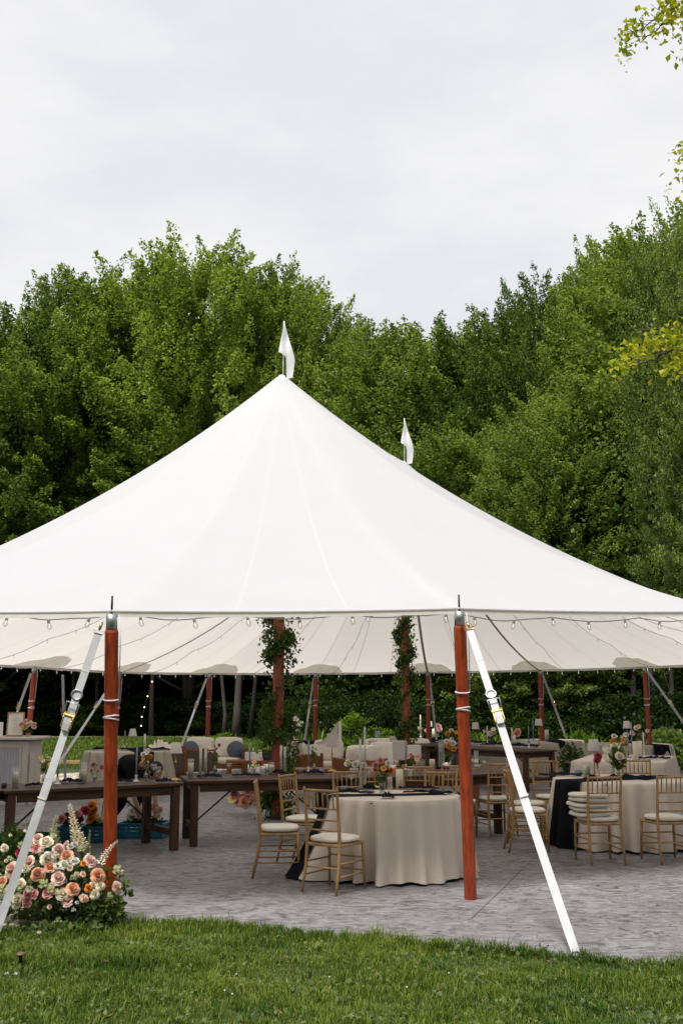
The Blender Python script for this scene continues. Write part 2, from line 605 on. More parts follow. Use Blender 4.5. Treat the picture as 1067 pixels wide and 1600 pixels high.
M['glow'] = emitter('warm_filament', (1.0, .75, .35), 4)
M['fil'] = emitter('lit_filament', (1.0, .92, .75), 1.6)

# ------------------------------------------------------------------ foliage generators (numpy)
def unit(a):
    return a / np.maximum(np.linalg.norm(a, axis=-1, keepdims=True), 1e-9)

def leaves(C, size, axis=None, spread=1.0, up=.35, width=.62, fold=.18):
    """kite shaped folded leaves at centres C; axis = preferred direction of the leaf tip"""
    n = len(C)
    size = np.broadcast_to(np.asarray(size, float), (n,))[:, None]
    a = RNG.normal(size=(n, 3)) * spread
    if axis is not None:
        a = a + axis
    a = unit(a)
    nb = RNG.normal(size=(n, 3)) * .8 + np.array([0, 0, up * 2.4])
    b = unit(np.cross(a, nb))
    nn = np.cross(b, a)
    base = C - a * size * .5
    tip = C + a * size * .5
    mid = C - a * size * .06
    l = mid - b * size * width * .5 + nn * size * fold
    r = mid + b * size * width * .5 + nn * size * fold
    V = np.stack([base, l, tip, r], axis=1).reshape(-1, 3)
    Q = np.arange(n * 4).reshape(n, 4)
    return V, Q

def crown_cloud(H, R, zb, nclump, per, leaf, tufts=.28, seed=1, lobes=5, shell=.62, csize=1.0, peak=.42):
    rng = np.random.default_rng(seed)
    ph = rng.uniform(0, 2 * pi, 6)
    def env(h, a):
        # h in 0..1 from crown base to top
        base = np.where(h < peak, .50 + .50 * np.sin(h / peak * pi / 2), np.sqrt(np.clip(1 - ((h - peak) / (1.02 - peak)) ** 2.3, 0, 1)))
        w = 1 + .16 * np.sin(lobes * a + ph[0] + 3 * h) + .11 * np.sin((lobes + 4) * a + ph[1] - 5 * h) + .08 * np.sin(11 * h + ph[2] + 2 * a)
        return R * base * w
    h = rng.beta(1.25, 1.05, nclump)
    a = rng.uniform(0, 2 * pi, nclump)
    f = 1 - (1 - shell) * rng.power(1.0, nclump) * 1.0
    f = np.where(rng.random(nclump) < .2, rng.uniform(.15, .7, nclump), f)
    r = env(h, a) * f
    top = H * (1 - .03 * rng.random(nclump))
    z = zb + (top - zb) * h
    c = np.stack([r * np.cos(a), r * np.sin(a), z], 1)
    outd = np.stack([np.cos(a), np.sin(a), np.zeros(nclump)], 1)
    upw = np.clip(h * 1.5 - .15, -.15, 1.2)[:, None]
    d = unit(outd * (1.25 - .6 * h[:, None]) + np.array([0, 0, .8]) * upw + rng.normal(size=(nclump, 3)) * .22)
    length = csize * rng.uniform(.50, 1.15, nclump) * (1 + tufts * (h > .5) * rng.random(nclump) ** 2 * 1.6)
    wid = csize * rng.uniform(.30, .52, nclump)
    # leaves
    idx = np.repeat(np.arange(nclump), per)
    m = len(idx)
    t = rng.uniform(-1, 1, m)
    tw = np.sqrt(np.clip(1 - t ** 2, 0, 1)) * np.where(t > .2, .8, 1.05)
    s1 = unit(np.cross(d, np.array([.3, .2, .9])))
    s2 = np.cross(d, s1)
    w = rng.uniform(0, 2 * pi, m)
    rr = np.sqrt(rng.random(m)) * tw
    flat = np.where(h < .55, .45, .85)[idx]
    side = s1[idx] * (np.cos(w) * rr)[:, None] + s2[idx] * (np.sin(w) * rr * flat)[:, None]
    P = c[idx] + d[idx] * (t * length[idx])[:, None] + side * wid[idx][:, None]
    P[:, 2] -= (rr ** 2 * wid[idx] * .35)
    P += rng.normal(size=P.shape) * .05 * csize
    ax = d[idx] * .8 + side * .9 + np.array([0, 0, -.25])
    V, Q = leaves(P, leaf * rng.uniform(.65, 1.25, m), ax, .6, 1.1)
    return V, Q, c, d, h

def trunk_mb(H, zb, R, c, h, tr, seed, multi=1, nlimb=26):
    rng = random.Random(seed)
    mb = MB()
    for s in range(multi):
        a = 2 * pi * s / max(multi, 1) + rng.random()
        lean = (.0 if multi == 1 else .28) * R
        top = Vector((math.cos(a) * lean, math.sin(a) * lean, H * .9))
        pts, rad = [], []
        for i in range(9):
            t = i / 8
            pts.append((top.x * t ** 1.3 + rng.uniform(-.12, .12) * t * 1.5, top.y * t ** 1.3 + rng.uniform(-.12, .12) * t * 1.5, top.z * t - (.15 if i == 0 else 0)))
            rad.append(tr / multi ** .4 * (1 - t) ** .8 * (1.25 if i == 0 else 1) + .02)
        mb.tube(pts, rad, 8)
        if s == 0:
            main = pts
    sel = rng.sample(range(len(c)), min(nlimb, len(c)))
    for i in sel:
        q = Vector(c[i])
        z0 = max(zb * .7, q.z - (Vector((q.x, q.y)).length) * rng.uniform(.7, 1.2))
        z0 = min(z0, H * .8)
        t = z0 / (H * .9)
        k = min(7, int(t * 8))
        p0 = Vector(main[k]).lerp(Vector(main[k + 1]), t * 8 - k)
        mid = p0.lerp(q, .5) + Vector((0, 0, -.06 * (q - p0).length))
        r0 = tr * .32 * (1 - t * .7)
        mb.tube([p0, p0.lerp(mid, .55), mid, mid.lerp(q, .55), q], [r0, r0 * .75, r0 * .5, r0 * .3, .015], 5)
    return mb

def make_tree(name, label, cat, H, R, zb, nclump, per, leaf, lm, bark, tr=.22, seed=1, group=None, **kw):
    multi = kw.pop('multi', 1)
    nl = kw.pop('nlimb', 26)
    root = thing(name, label, cat, group=group)
    V, Q, c, d, h = crown_cloud(H, R, zb, nclump, per, leaf, seed=seed, **kw)
    link('crown', np_mesh('crown', V, Q, lm), root)
    trunk_mb(H, zb, R, c, h, tr, seed, multi, nl).build('trunk', bark, root, smooth=True)
    return root

# ------------------------------------------------------------------ ground
def poly_sheet(name, pts, z, m, kind='structure', thick=0.0, parent=None, sub=0):
    vs = [(p[0], p[1], z) for p in pts]
    fs = [tuple(range(len(pts)))]
    if thick:
        n = len(pts)
        vs += [(p[0], p[1], z - thick) for p in pts]
        fs += [(i, i + n, (i + 1) % n + n, (i + 1) % n) for i in range(n)]
    me = bpy.data.meshes.new(name)
    me.from_pydata(vs, [], fs)
    me.materials.append(m)
    me.update()
    return link(name, me, parent, kind=kind)

g = MB()
g.lathe([(0.00001, 0), (30, 0), (90, 0), (250, 0), (1200, 0)], (0, 20, -.035), 48)
g.build('ground', M['soil'], kind='structure')
poly_sheet('near_lawn', [(-14, -12), (14, -12), (14, 9.5), (4.5, 8.2), (-14, 9.6)], -.012, M['lawn'])
poly_sheet('far_lawn', [(-40, 9.0), (-7.2, 9.5), (-8.0, 22), (-3.0, 27.2), (-1.2, 31), (-.4, 45), (.5, 51.2), (-60, 51.2), (-60, 9)], -.010, M['lawn'])
poly_sheet('far_path', [(-60, 51.2), (.5, 51.2), (14, 49), (14.3, 50.2), (.6, 52.6), (-60, 52.6)], -.006, M['path'])

EDGE = [(-13, 9.2), (-8, 8.9)] + [tuple(gp(x, y)[:2]) for x, y in ((-330, 1440), (-60, 1432), (30, 1424), (110, 1428), (190, 1445), (260, 1442), (350, 1442), (450, 1456), (560, 1468), (700, 1480), (800, 1487), (920, 1496), (1067, 1512), (1250, 1526))] + [(7.5, 6.6), (13, 6.7)]
FAREDGE = [(13, 24), (9.5, 25.6), (6, 27.0), (1.5, 27.6), (-1.5, 27.2), (-4.5, 25.6), (-6.0, 23.6), (-7.6, 21.8), (-13, 20.5)]
poly_sheet('patio', EDGE + FAREDGE, 0.0, M['concrete'], thick=.05)
# saw-cut control joints of the slab
jt = MB()
def joint(a, b, w=.007):
    a, b = Vector((*a, .0045)), Vector((*b, .0045))
    d = (b - a).normalized()
    s = Vector((-d.y, d.x, 0)) * w / 2
    jt.add([a - s, b - s, b + s, a + s], [(0, 1, 2, 3)])
j0, j1 = gp(736, 1436), gp(835, 1340)
dj = (j1 - j0).normalized()
pj = Vector((-dj.y, dj.x, 0))
def inpatio(p):
    return edge_y(p.x) + .04 < p.y < 26
def edge_y(x):
    for i in range(len(EDGE) - 1):
        a, b = EDGE[i], EDGE[i + 1]
        if a[0] <= x <= b[0]:
            return a[1] + (b[1] - a[1]) * (x - a[0]) / (b[0] - a[0])
    return 9.0
q = j0.copy()
while not inpatio(q): q += dj * .05
joint(q[:2], (q + dj * 9)[:2])
c0 = j0 + dj * 3.2
joint((c0 - pj * 6)[:2], (c0 + pj * 6)[:2])
c1 = j0 + dj * 7.0
joint((c1 - pj * 8)[:2], (c1 + pj * 8)[:2])
c2 = j0 + pj * 4.2 + dj * 3
joint((c2 - dj * 3)[:2], (c2 + dj * 10)[:2])
jt.build('slab_joints', M['joint'], kind='structure')

# pebble beds
def pebbles(name, label, poly_fn, n, r0, r1, seed, z=0.0):
    rng = random.Random(seed)
    mb = MB()
    for i in range(n):
        x, y = poly_fn(rng)
        r = rng.uniform(r0, r1)
        b = len(mb.v)
        mb.ball((x, y, z + r * .35), (r * rng.uniform(.8, 1.4), r * rng.uniform(.7, 1.1), r * rng.uniform(.5, .75)), 6, 4)
    return mb.build(name, M['pebble'], smooth=True, label=label, cat='pebbles', kind='stuff')
def bed_far(rng):
    t = rng.random()
    pts = FAREDGE
    k = rng.randrange(0, len(pts) - 1)
    a, b = Vector(pts[k]), Vector(pts[k + 1])
    p = a.lerp(b, rng.random())
    nrm = Vector((0, 1)) if p.x > -2 else Vector((-.45, .9))
    p = p + nrm * rng.uniform(.0, 1.5 if p.x < -2 else 2.6)
    return p.x, p.y
pebbles('pebble_bed', 'band of pale rounded pebbles along the far edge of the patio', bed_far, 9000, .025, .06, 3, -.01)
poly_sheet('pebble_bed_base', [(-13, 20.4), (-7.7, 21.7), (-6.1, 23.5), (-4.5, 25.5), (-1.5, 27.1), (1.5, 27.5), (6, 26.9), (9.5, 25.5), (13, 23.9), (13, 27), (7, 30.2), (1, 30.6), (-2.6, 29.6), (-5.4, 27.4), (-7.2, 25.2), (-8.6, 23.4), (-13, 22)], -.005, M['pebble'])
def bed_near(rng):
    p = gp(rng.triangular(-90, 150, 40), 1436 + rng.gauss(0, 7))
    return p.x + rng.gauss(0, .03), p.y
pebbles('river_stones', 'tan river stones spilled between the rose arrangement and the near lawn', bed_near, 420, .016, .036, 5, .0)

# ------------------------------------------------------------------ grass blades of the near lawn
def grass_field(n, x0, x1, y0, y1, hmin, hmax, w, name, label, far=False):
    X = RNG.uniform(x0, x1, n)
    u = RNG.random(n)
    Y = y0 + (y1 - y0) * u ** (.8 if not far else 1)
    ex = np.interp(X, [e_[0] for e_ in EDGE], [e_[1] for e_ in EDGE])
    if not far:
        keep = Y < ex + .02 + .035 * np.sin(X * 9) * np.sin(X * 23 + 1) + .05 * np.maximum(0, np.sin(X * 4.1 + 2)) * np.sin(X * 51) + RNG.normal(0, .018, n)
        X, Y, ex = X[keep], Y[keep], ex[keep]
    n = len(X)
    # patchy height
    hh = np.array([noise.noise(Vector((x * 1.7, y * 1.7, 0))) + .6 * noise.noise(Vector((x * 6, y * 6, 3))) for x, y in zip(X, Y)])
    hgt = RNG.uniform(hmin, hmax, n) * np.clip(1 + 1.2 * hh, .35, 2.4)
    if not far:
        hgt *= 1 + .7 * np.exp(-((ex - Y) / .12) ** 2)
    a = RNG.uniform(0, 2 * pi, n) + 1.2 * np.sin(X * 1.3 + Y)
    lean = RNG.uniform(.15, 1.15, n)
    dx, dy = np.cos(a), np.sin(a)
    px, py = -dy, dx
    ww = w * RNG.uniform(.6, 1.5, n)
    z0 = -.014
    B = np.stack([X, Y, np.full(n, z0)], 1)
    D = np.stack([dx, dy, np.zeros(n)], 1)
    P = np.stack([px, py, np.zeros(n)], 1)
    up = np.array([0, 0, 1.0])
    m1 = B + D * (hgt * lean * .28)[:, None] + up * (hgt * .60)[:, None]
    t1 = B + D * (hgt * lean * .85)[:, None] + up * (hgt * (1 - .25 * lean))[:, None]
    V = np.stack([B - P * ww[:, None] * .5, B + P * ww[:, None] * .5, m1 + P * ww[:, None] * .42, m1 - P * ww[:, None] * .42, t1], 1).reshape(-1, 3)
    b5 = np.arange(n)[:, None] * 5
    T = np.concatenate([b5 + np.array([[0, 1, 2]]), b5 + np.array([[0, 2, 3]]), b5 + np.array([[3, 2, 4]])], 1).reshape(-1, 3)
    return link(name, np_mesh(name, V, T, M['grass']), None, label=label, cat='grass', kind='stuff')
grass_field(230000, -3.6, 3.6, 4.4, 8.6, .026, .062, .0044, 'lawn_grass', 'short green grass blades of the lawn in the foreground')
grass_field(22000, -8.5, 8.5, 2.0, 9.4, .03, .07, .009, 'lawn_grass', 'coarser green grass blades out to the sides of the foreground lawn')
grass_field(60000, -17, -.6, 27.5, 51, .06, .11, .02, 'far_lawn_grass', 'mown green grass of the lawn beyond the tent on the left', far=True)

# long unmown tufts
cx_ = RNG.uniform(-3.6, 3.6, 620); cy_ = 4.6 + RNG.random(620) * 3.9
ey_ = np.interp(cx_, [e_[0] for e_ in EDGE], [e_[1] for e_ in EDGE])
cy_ = np.where(RNG.random(620) < .25, ey_ - RNG.random(620) * .12, cy_)
kp_ = cy_ < ey_
cx_, cy_ = cx_[kp_], cy_[kp_]
per_ = 34
n_ = len(cx_) * per_
ci_ = np.repeat(np.arange(len(cx_)), per_)
a_ = RNG.uniform(0, 2 * pi, n_)
r_ = RNG.random(n_) ** .7 * .035
H_ = RNG.uniform(.045, .095, n_) * np.repeat(RNG.uniform(.6, 1.15, len(cx_)), per_)
dx_, dy_ = np.cos(a_), np.sin(a_)
ln_ = RNG.uniform(.3, 1.2, n_)
B_ = np.stack([cx_[ci_] + dx_ * r_, cy_[ci_] + dy_ * r_, np.full(n_, -.014)], 1)
D_ = np.stack([dx_, dy_, 0 * dx_], 1); P_ = np.stack([-dy_, dx_, 0 * dx_], 1); U_ = np.array([0, 0, 1.])
w_ = (RNG.uniform(.0022, .0048, n_))[:, None]
m_ = B_ + D_ * (H_ * ln_ * .35)[:, None] + U_ * (H_ * .68)[:, None]
t_ = B_ + D_ * (H_ * ln_ * 1.0)[:, None] + U_ * (H_ * (1 - .38 * ln_))[:, None]
V = np.stack([B_ - P_ * w_ * .5, B_ + P_ * w_ * .5, m_ + P_ * w_ * .5, m_ - P_ * w_ * .5, t_], 1).reshape(-1, 3)
b5_ = np.arange(n_)[:, None] * 5
Tt = np.concatenate([b5_ + np.array([[0, 1, 2]]), b5_ + np.array([[0, 2, 3]]), b5_ + np.array([[3, 2, 4]])], 1).reshape(-1, 3)
link('grass_tufts', np_mesh('grass_tufts', V, Tt, M['grass_tuft']), None, label='longer arching tufts of grass scattered over the foreground lawn', cat='grass', kind='stuff')
# dry thatch between the blades
nn_ = 5200
c_ = np.stack([RNG.uniform(-3.4, 3.4, nn_), 4.8 + RNG.random(nn_) * 3.4, RNG.uniform(.012, .04, nn_)], 1)
ey_ = np.interp(c_[:, 0], [e_[0] for e_ in EDGE], [e_[1] for e_ in EDGE])
c_ = c_[c_[:, 1] < ey_]
V, Q = leaves(c_, RNG.uniform(.02, .06, len(c_)), None, 1, 2.0, .06, .02)
link('dry_thatch', np_mesh('dry_thatch', V, Q, M['straw']), None, label='dry straw coloured blades lying through the lawn', cat='grass', kind='stuff')
# clover and broad weeds, fallen leaves
rng = np.random.default_rng(5)
wc = []
for k in range(260):
    x, y = rng.uniform(-3.0, 3.0), rng.uniform(5.3, 8.0)
    if y > edge_y(x) + .02: continue
    m_ = rng.integers(6, 16)
    wc.append(np.stack([x + rng.normal(0, .045, m_), y + rng.normal(0, .045, m_), rng.uniform(.02, .055, m_)], 1))
wc = np.concatenate(wc)
V, Q = leaves(wc, rng.uniform(.018, .04, len(wc)), None, 1, .9, .8)
link('lawn_clover', np_mesh('lawn_clover', V, Q, M['leaf_bouquet']), None, label='clover and broad weeds scattered through the foreground grass', cat='clover', kind='stuff')
lm = MB()
for (x, y) in ((165, 1505), (32, 1488), (125, 1568), (172, 1578), (170, 1582), (845, 1505), (445, 1492), (820, 1505), (640, 1470)):
    pass
for i, (x, y, s) in enumerate(((165, 1503, .024), (30, 1466, .018), (121, 1566, .022), (172, 1590, .026), (446, 1495, .018), (855, 1503, .02))):
    p = gp(x, y, .035)
    b = MB()
    a = i * 1.3
    def fn(u, v):
        t = (u - .5) * 2
        w_ = (1 - t * t) ** .6 * .45 + .001
        return (t * s, (v - .5) * 2 * w_ * s, abs(v - .5) * s * .7 + t * t * s * .25)
    b.grid(fn, 6, 4)
    b.build('dry_leaf', M['dryleaf'], loc=p, rot=(.3, .2, a), label=('curled rust brown leaf on the lawn right below the flower arrangement', 'small brown leaf near the left strap foot on the lawn', 'brown leaf low on the left of the lawn', 'lowest brown dead leaf on the lawn at the left', 'tiny tan leaf in the grass near the middle patio edge', 'brown leaf lying at the patio edge near the right strap foot')[i], cat='leaf', smooth=True)
# little white clover heads
for i in range(6):
    x, y = random.uniform(330, 900), random.uniform(1515, 1590)
    p = gp(x, y, .05)
    MB().ball((0, 0, 0), .0055, 6, 4).build('clover_flower', M['p_white'], loc=p, label='tiny white clover head in the foreground grass', cat='flower', group='white clover heads in the foreground grass')

# path lamp stake in the lawn
t = thing('stake_light', 'small bronze mushroom topped stake in the grass at lower left', 'garden light', gp(32, 1512), 0)
MB().lathe([(.012, -.02), (.013, .075), (.018, .078)], n=12).build('stem', M['dark'], t, smooth=True)
MB().lathe([(.030, .078), (.031, .084), (.022, .092), (.00001, .094)], n=16).build('cap', mat('bronze_cap', (.12, .06, .04), .5, .2, 20), t, smooth=True)
p = gp(20, 1521)
b = MB(); b.box((0, 0, .0), (.10, .05, .006)); b.build('valve_cover', M['whitemetal'], loc=p, label='pale flat cover half hidden in grass beside the bronze stake', cat='cover')

# ------------------------------------------------------------------ trees
def ztop(px, py, Y):
    return at(px, py, Y).z
protoA = make_tree('maple_tree', 'x', 'tree', 26, 9.2, 3.2, 860, 225, .205, M['leaf_maple'], M['bark'], .34, 3, multi=3, csize=1.35, lobes=5)
protoB = make_tree('maple_tree', 'x', 'tree', 20, 6.0, 2.2, 640, 190, .17, M['leaf_forest'], M['bark'], .24, 8, csize=1.1, lobes=4, multi=2)
protoC = make_tree('forest_tree', 'x', 'tree', 18, 4.6, 1.6, 520, 165, .16, M['leaf_soft'], M['bark'], .19, 15, csize=1.0, lobes=3, peak=.5)
protoD = make_tree('young_maple_tree', 'x', 'tree', 17, 3.0, 3.0, 420, 62, .15, M['leaf_soft'], M['bark_light'], .15, 21, csize=.75, lobes=3, peak=.35, shell=.3, tufts=1.4, nlimb=60)

used = set()
DROP = 40
def place_tree(proto, H, px, py, Y, label, group=None, wide=1.0, rz=None):
    p = at(px, 1095, Y)
    s = ztop(px, py + DROP, Y) / H
    rz = random.uniform(0, 6.28) if rz is None else rz
    sc = (s * wide, s * wide, s)
    if proto.name not in used:
        used.add(proto.name)
        proto.location = (p.x, Y, -.03)
        proto.rotation_euler = (0, 0, rz)
        proto.scale = sc
        proto['label'] = label
        if group:
            proto['group'] = group
        return proto
    return copy_tree(proto, (p.x, Y, -.03), rz, label, group, sc)

T = place_tree
T(protoA, 26, 295, 378, 55, 'tallest rounded maple rising left of the tent peak', wide=.98)
T(protoA, 26, 425, 402, 57, 'maple with bright upright shoots directly behind the front pennant', wide=.72)
T(protoA, 26, 120, 408, 57, 'maple with a lower shaggy top left of the tallest round crown', wide=.8)
T(protoB, 20, -10, 455, 54, 'maple at the left edge of the photo with spiky top', wide=1.0)
T(protoB, 20, -190, 470, 55, 'maple just beyond the left edge of the forest view')
T(protoC, 18, 535, 470, 58, 'slender tree at the notch where the left dome of trees ends', wide=.9)
T(protoC, 18, 615, 515, 50, 'lower soft green tree behind the second pennant', wide=1.25)
T(protoC, 18, 690, 488, 47, 'pointed tree just right of the second pennant', wide=1.2)
T(protoB, 20, 785, 465, 45, 'broad tree between the second pennant and the tall right hand trees', wide=.85)
T(protoB, 20, 870, 405, 41, 'tree with stepped crown left of the tallest trees at right', wide=.68)
T(protoA, 26, 985, 365, 39, 'broad dark maple near the right edge behind the yellow branch', wide=.56)
T(protoC, 18, 1085, 340, 35, 'tree behind the shoots at the extreme right edge', wide=1.1)
T(protoD, 17, 1050, 335, 28, 'thin young tree with sparse upright shoots at the right edge', wide=.45)
T(protoD, 17, 1100, 290, 27, 'sparse tall tree rising out of the picture at the right edge', wide=.5)
T(protoB, 20, 1250, 300, 34, 'dense maple out beyond the right edge of the forest view')
T(protoC, 18, 930, 560, 34, 'short layered tree standing in front of the right hand maples', wide=1.0)
T(protoC, 18, 740, 640, 37, 'short pale tree peeking over the right slope of the canopy', wide=1.25)
T(protoC, 18, 850, 650, 33, 'low spreading tree over the right side of the canopy', wide=1.1)
rows = 'tree in the dark rows deeper in the forest'
for i, (px, Y, H) in enumerate([(-250, 66, 23), (-120, 70, 25), (0, 65, 23), (110, 69, 25), (215, 66, 25), (330, 70, 26), (430, 67, 22), (530, 66, 17), (610, 62, 15), (700, 60, 15.5), (790, 57, 19), (880, 54, 20), (970, 52, 22), (1060, 48, 22), (1160, 46, 22), (1280, 45, 21),
                                (-60, 82, 26), (90, 84, 27), (240, 82, 28), (390, 84, 24), (520, 80, 17), (640, 76, 15), (760, 72, 19), (890, 68, 22), (1020, 64, 23), (1150, 60, 23)]):
    pr = (protoB, protoC, protoB, protoC)[i % 4]
    h0 = 20 if pr is protoB else 18
    p = at(px, 1095, Y)
    s = H / h0
    copy_tree(pr, (p.x, Y, -.03), random.uniform(0, 6.28), 'tree standing in the dark rows deeper in the forest', 'trees in the dark rows deeper in the forest', (s * 1.15, s * 1.15, s))
# the forest closes the view to the back
for i in range(22):
    a = math.radians(-34 + i * 3.4)
    Rr = 92 + 5 * (i % 3)
    s_ = random.uniform(1.15, 1.4)
    copy_tree(protoC, (math.sin(a) * Rr, math.cos(a) * Rr, -.5), i * 1.7, 'tree standing in the dark rows deeper in the forest', 'trees in the dark rows deeper in the forest', (s_ * 1.5, s_ * 1.5, s_))
for i, (x, y) in enumerate([(-24, 40), (-27, 30), (-26, 20), (-27, 10), (-26, 0), (-25, -10), (-20, -19), (-12, -24), (-4, -26), (5, -26), (13, -24), (21, -18), (25, -9), (25, 0), (25, 9), (24, 18), (23, 27), (21, 35), (-31, 46), (-34, 52)]):  # unseen ring added at the sides and behind the camera, blocks low skylight
    pr = protoB if i % 2 else protoC
    s_ = (17 if pr is protoB else 16) / (20 if pr is protoB else 18)
    copy_tree(pr, (x, y, -.03), i * 2.1, 'tree of the woods around the clearing, outside the picture', 'trees of the woods around the clearing outside the picture', (s_ * 1.15, s_ * 1.15, s_))
# bare lower trunks at the forest edge
def trunk_tree(px, Y, r, H, label, lean=0):
    t = thing('slender_tree', label, 'tree', at(px, 1095, Y) * 1.0, 0)
    t.location.z = -.03; r *= .62
    mb = MB()
    pts = [(lean * (k / 7) ** 1.2 + random.uniform(-.08, .08), random.uniform(-.08, .08), H * k / 7) for k in range(8)]
    mb.tube(pts, [r * (1.3 if k == 0 else 1) * (1 - .09 * k) for k in range(8)], 9)
    for k in range(5):
        z = H * random.uniform(.3, .9); a = random.uniform(0, 6.28)
        L_ = random.uniform(.8, 2.0)
        mb.tube([(lean * z / H, 0, z), (math.cos(a) * L_ * .5, math.sin(a) * L_ * .5, z + .4), (math.cos(a) * L_, math.sin(a) * L_, z + 1.0)], [r * .25, r * .15, .01], 5)
    mb.build('trunk', M['bark_light'], t, smooth=True)
    n = 900
    c = RNG.normal(size=(n, 3)) * np.array([1.1, 1.1, 1.3]) + np.array([lean, 0, H])
    V, Q = leaves(c, .2 * RNG.uniform(.7, 1.2, n), None, 1, .5)
    link('crown', np_mesh('crown', V, Q, M['leaf_forest']), t)
for i, (px, Y, r, H, ln) in enumerate([(372, 47, .30, 9, .4), (390, 48, .16, 9, 1.0), (352, 49, .16, 8, -.5), (235, 52.5, .2, 9, .2), (150, 54, .16, 9, .3), (118, 54, .14, 9, -.4), (905, 33, .12, 8, .1), (985, 33, .17, 9, .2), (1022, 32, .1, 8, 0), (950, 34, .09, 9, .2), (1045, 35, .12, 9, -.2), (700, 40, .13, 8, .3), (590, 43, .14, 8, .1)]):
    trunk_tree(px, Y, r, H, ('thick grey trunk left of the front centre pole', 'slim trunk leaning right beside the thick grey trunk', 'slim trunk leaning left beside the thick grey trunk', 'trunk strung with tiny warm lights at the left', 'thin dark trunk behind the crossing straps at left', 'thin trunk left of the crossing straps at left', 'thin trunk in the gap above the right slope of the canopy', 'straight trunk above the far right pole', 'very thin trunk at the right edge above the canopy', 'thin trunk between two others over the right canopy slope', 'leaning thin trunk at the extreme right', 'dark trunk right of the rear centre pole', 'dark trunk left of the rear centre pole')[i], ln)

# shrubs at the forest edge
def make_shrub(name, H, R, n, leaf, m, seed):
    rg = np.random.default_rng(seed)
    root = thing(name, 'x', 'shrub')
    k = 46
    c = rg.normal(size=(k, 3)); c = unit(c) * rg.uniform(.35, 1, (k, 1)) * np.array([R, R, H * .5]) + np.array([0, 0, H * .5])
    idx = rg.integers(0, k, n)
    P = c[idx] + rg.normal(size=(n, 3)) * np.array([.32, .32, .14]) * R * .5
    P[:, 2] = np.abs(P[:, 2])
    V, Q = leaves(P, leaf * rg.uniform(.6, 1.3, n), unit(P - np.array([0, 0, H * .3])) * .6, .8, .6)
    link('leaves', np_mesh('leaves', V, Q, m), root)
    mb = MB()
    for i in range(14):
        q = Vector(c[i])
        mb.tube([(q.x * .1, q.y * .1, -.05), (q.x * .5, q.y * .5, q.z * .6), q], [.03, .02, .008], 5)
    mb.build('stem', M['bark'], root)
    return root
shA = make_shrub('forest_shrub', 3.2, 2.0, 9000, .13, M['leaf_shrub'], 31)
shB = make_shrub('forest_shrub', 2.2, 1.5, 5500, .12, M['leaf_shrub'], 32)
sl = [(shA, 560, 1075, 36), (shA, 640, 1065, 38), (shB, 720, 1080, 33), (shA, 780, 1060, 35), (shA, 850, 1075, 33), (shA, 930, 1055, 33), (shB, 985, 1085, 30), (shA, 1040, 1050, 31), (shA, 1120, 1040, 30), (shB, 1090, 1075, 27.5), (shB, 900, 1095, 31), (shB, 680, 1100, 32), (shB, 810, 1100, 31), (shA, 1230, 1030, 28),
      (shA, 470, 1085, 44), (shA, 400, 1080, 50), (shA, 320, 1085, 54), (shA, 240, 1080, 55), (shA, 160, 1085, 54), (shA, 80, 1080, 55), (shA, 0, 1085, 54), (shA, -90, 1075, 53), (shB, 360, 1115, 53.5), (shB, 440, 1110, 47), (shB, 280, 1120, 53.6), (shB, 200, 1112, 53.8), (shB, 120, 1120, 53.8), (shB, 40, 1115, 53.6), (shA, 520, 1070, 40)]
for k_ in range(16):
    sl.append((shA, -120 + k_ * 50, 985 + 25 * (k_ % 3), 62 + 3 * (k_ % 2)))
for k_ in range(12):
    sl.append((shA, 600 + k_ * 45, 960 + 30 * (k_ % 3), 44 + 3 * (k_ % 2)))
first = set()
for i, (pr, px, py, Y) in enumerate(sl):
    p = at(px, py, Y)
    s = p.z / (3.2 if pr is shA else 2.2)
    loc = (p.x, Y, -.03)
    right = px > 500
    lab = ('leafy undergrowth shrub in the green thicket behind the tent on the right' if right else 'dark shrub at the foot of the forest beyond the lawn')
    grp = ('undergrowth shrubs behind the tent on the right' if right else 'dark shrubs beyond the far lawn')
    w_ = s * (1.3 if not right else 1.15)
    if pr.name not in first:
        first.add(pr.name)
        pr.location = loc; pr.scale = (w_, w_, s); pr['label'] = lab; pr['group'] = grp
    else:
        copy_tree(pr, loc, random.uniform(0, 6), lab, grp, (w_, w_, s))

# bright green ferns / day lilies behind the tables
def make_fern(seed, H=.75, n=46):
    rg = random.Random(seed)
    root = thing('fern', 'x', 'plant')
    mb = MB()
    for i in range(n):
        a = rg.uniform(0, 2 * pi); L_ = H * rg.uniform(.7, 1.25); sp = rg.uniform(.15, .75)
        d = Vector((math.cos(a), math.sin(a), 0)); s_ = Vector((-d.y, d.x, 0))
        pv = []
        for k in range(6):
            t_ = k / 5
            c = d * (L_ * sp * t_ ** 1.3) + Vector((0, 0, L_ * (t_ - .38 * sp * t_ ** 2.4)))
            w_ = .035 * math.sin(pi * min(1, t_ * .9 + .1)) + .002
            pv += [c - s_ * w_, c + s_ * w_]
        mb.add(pv, [(2 * k, 2 * k + 1, 2 * k + 3, 2 * k + 2) for k in range(5)])
    mb.build('fronds', M['leaf_bright'], root)
    return root
fern = make_fern(4)
fl = [(470, 28.5, 1.15), (500, 29, 1.3), (522, 28.8, 1.1), (566, 30, 1.0), (592, 30.2, 1.0), (612, 30, 1.0), (735, 29.5, 1.25), (758, 29.2, 1.2), (775, 29.6, 1.1), (895, 28.2, 1.25), (915, 28.0, 1.2), (1010, 27.0, 1.0), (1035, 26.8, 1.2), (1060, 26.5, 1.3), (345, 30.5, .9), (365, 31, 1.0), (352, 31, .9), (960, 28.5, 1.0), (935, 28.4, .95), (1095, 26.2, 1.2), (690, 30, .9)]
